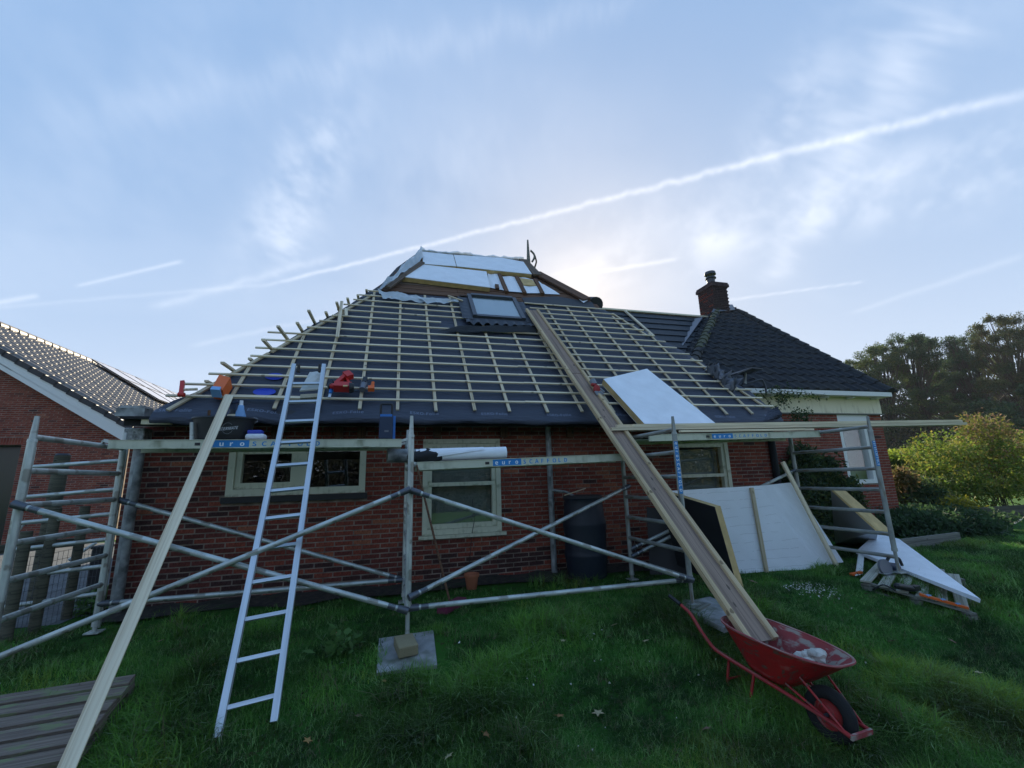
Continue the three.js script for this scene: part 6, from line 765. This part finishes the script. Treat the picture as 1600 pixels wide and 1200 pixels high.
// ---------------------------------------------------------------- grass
{
  const r = rng(500), blade = (h, w, lean, a) => { const p = [], uv = []; const ca = Math.cos(a), sa = Math.sin(a), P = (t, s) => V(ca * lean * t * t * h - sa * w * s * (1 - t * 0.9), h * t * (1 - 0.25 * lean * t), sa * lean * t * t * h + ca * w * s * (1 - t * 0.9)); const q = [P(0, -1), P(0, 1), P(0.55, 1), P(0.55, -1), P(1, 0)]; const g = new THREE.BufferGeometry(); g.setAttribute('position', new THREE.Float32BufferAttribute(q.flatMap((k) => [k.x, k.y, k.z]), 3)); g.setAttribute('uv', new THREE.Float32BufferAttribute([0, 0, 1, 0, 1, 0.5, 0, 0.5, 0.5, 1], 2)); g.setIndex([0, 1, 2, 0, 2, 3, 3, 2, 4]); g.computeVertexNormals(); return g; };
  const tuft = (n, h, sp2, w, seed) => { const q = rng(seed), gs = []; for (let i = 0; i < n; i++) { const g = blade(h * (0.5 + 0.8 * q()), w, 0.3 + 1.3 * q(), q() * 6.28); g.translate((q() - 0.5) * sp2, 0, (q() - 0.5) * sp2); gs.push(g); } return merge(gs); };
  const T3 = [tuft(16, 0.085, 0.11, 0.0030, 1), tuft(16, 0.060, 0.12, 0.0028, 2), tuft(15, 0.125, 0.11, 0.0034, 3)], TF = tuft(14, 0.08, 0.2, 0.005, 4);
  const gm = new THREE.MeshPhysicalMaterial({ color: 0xffffff, roughness: 0.8, specularIntensity: 0.3, transmission: 0.45, thickness: 0, side: THREE.DoubleSide });
  const lists = [[], [], [], []], clumpN = (x, z) => pn(x * 1.3, z * 1.3, 64, 64) * 0.6 + pn(x * 4.1 + 7, z * 4.1, 64, 64) * 0.4;
  const hole = (x, z) => (x > -0.08 && x < 0.53 && z > 2.08 && z < 2.66) || (x > 3.06 && x < 3.66 && z > 2.06 && z < 2.72) || (x > 5.75 && x < 7.2 && z > 1.55 && z < 2.35 && r() < 0.85); const put = (x, z, far) => { if (hole(x, z)) return; if (z < 0.62 && x > -3.4 && x < 6.8 && r() < 0.9 - 0.8 * sstep(0.3, 0.6, z)) return; if (x < -3.45 && z < 0.7) return; if (x > 6.6 && z < 0.55 - (x - 7) * 0.05) return; const c = clumpN(x + 30, z + 30), y = gy(z); const g = tone(mixc([0.055, 0.165, 0.030], [0.12, 0.26, 0.040], sstep(0.25, 0.75, c)), (0.55 + 0.9 * sstep(0.3, 0.7, pn(x * 2.3 + 41, z * 2.9 + 17, 64, 64))) * (0.7 + 0.6 * r())); if (pn(x * 0.9 + 50, z * 1.3 + 33, 64, 64) * 0.7 + 0.3 * pn(x * 5 + 3, z * 5 + 3, 64, 64) > 0.68) { if (r() < 0.35) return; g[0] *= 1.5; g[1] *= 1.02; } const q5 = r(), cc = q5 < 0.05 ? [0.2, 0.19, 0.10] : q5 < 0.20 ? tone([0.22, 0.38, 0.12], 0.8 + 0.5 * r()) : g; lists[far ? 3 : Math.floor(c * 2.999)].push([x, y - 0.005, z, 0.55 + 1.0 * c * (0.5 + 0.9 * r()), r() * 6.28, cc, (r() - 0.5) * 0.5]); };
  for (let i = 0; i < 42000; i++) { const z = 0.3 + 4.9 * Math.sqrt(r()), hw = 0.4 + (6.7 - z) * 1.45; put(0.27 * (6.7 - z) + (r() * 2 - 1) * hw, z, false); }
  for (let i = 0; i < 16000; i++) put(6 + r() * 14, -0.6 + r() * 4.2, true);
  for (let i = 0; i < 3000; i++) put(-8 + r() * 5, 0.5 + r() * 2, true);
  [T3[0], T3[1], T3[2], TF].forEach((g, k) => { const L = lists[k]; const im = new THREE.InstancedMesh(g, gm, L.length), m = new THREE.Matrix4(), q = new THREE.Quaternion(), c = new THREE.Color(); L.forEach((l, i) => { q.setFromEuler(new THREE.Euler(l[6] * 0.6, l[4], l[6])); m.compose(V(l[0], l[1], l[2]), q, V(l[3], l[3], l[3])); im.setMatrixAt(i, m); c.setRGB(...l[5]); im.setColorAt(i, c); }); im.name = numbered('grass'); im.receiveShadow = true; scene.add(im); tag(im, ['medium green grass blades of the lawn', 'shorter grass blades of the lawn', 'longer tufts of grass in the lawn', 'grass at the far right and left of the lawn'][k], 'grass', null, 'stuff'); });
  { const rc = rng(610), cg = new THREE.TetrahedronGeometry(0.011, 0), N = 260, im = new THREE.InstancedMesh(cg, S({ color: lin(0.6, 0.6, 0.56), roughness: 0.95 }), N), m = new THREE.Matrix4(), q = new THREE.Quaternion(), c0 = Gp(1268, 926); for (let i = 0; i < N; i++) { const k = i < 190, a = rc() * 6.28, d = Math.pow(rc(), 0.7) * (k ? 0.34 : 1), x = k ? c0.x + Math.cos(a) * d : lerp(0, 5, rc()), z = k ? c0.z + Math.sin(a) * d * 0.8 : lerp(2.3, 4.6, rc()); q.setFromEuler(new THREE.Euler(rc() * 6, rc() * 6, rc() * 6)); const s = 0.4 + 1.6 * rc() * rc(); m.compose(V(x, gy(z) + 0.03 + 0.03 * rc(), z), q, V(s, s * 0.5, s)); im.setMatrixAt(i, m); } im.name = 'plaster_crumbs'; im.receiveShadow = true; scene.add(im); tag(im, 'white plaster crumbs scattered over the grass below the white boards', 'debris', null, 'stuff'); }
  // fallen leaves
  const lf = rng(71), cols = [[0.26, 0.13, 0.05], [0.34, 0.2, 0.07], [0.2, 0.12, 0.08], [0.4, 0.34, 0.2]].map((c) => S({ color: lin(...c), roughness: 0.9 }));
  const star = (s) => { const sh = new THREE.Shape(); for (let i = 0; i <= 10; i++) { const a = i / 10 * 6.283, k = (i % 2 ? 0.45 : 1) * s * (i === 0 || i === 10 ? 1.2 : 1); i ? sh.lineTo(Math.cos(a) * k, Math.sin(a) * k) : sh.moveTo(Math.cos(a) * k, Math.sin(a) * k); } return new THREE.ExtrudeGeometry(sh, { depth: 0.002, bevelEnabled: false }).rotateX(-Math.PI / 2); };
  [[525, 1000, 0.06], [485, 960, 0.04], [1178, 915, 0.07], [935, 1125, 0.05], [875, 1130, 0.04], [1565, 1112, 0.06], [1105, 1150, 0.04], [960, 985, 0.035], [790, 945, 0.05], [1225, 972, 0.04], [1490, 1010, 0.04], [700, 1195, 0.04], [1115, 1027, 0.03], [1420, 1120, 0.04], [560, 1130, 0.03], [880, 1010, 0.03], [1040, 945, 0.035], [600, 1075, 0.03], [745, 1050, 0.03], [1010, 1010, 0.035], [330, 1050, 0.03], [1160, 1000, 0.03], [1395, 1010, 0.04], [1530, 1060, 0.035], [760, 1160, 0.04], [480, 1170, 0.035], [250, 1010, 0.03], [905, 955, 0.03]].forEach(([u, v, s], i) => { const p = Gp(u, v), g = star(s); g.rotateX(lf() * 0.8 - 0.1).rotateY(lf() * 6.28).translate(p.x, p.y + 0.05, p.z); solo('fallen_leaf', g, cols[i % 4], 'dry brown leaf lying on the lawn', 'leaf', 'fallen leaves on the lawn', p); });
}
renderer.render(scene, camera);
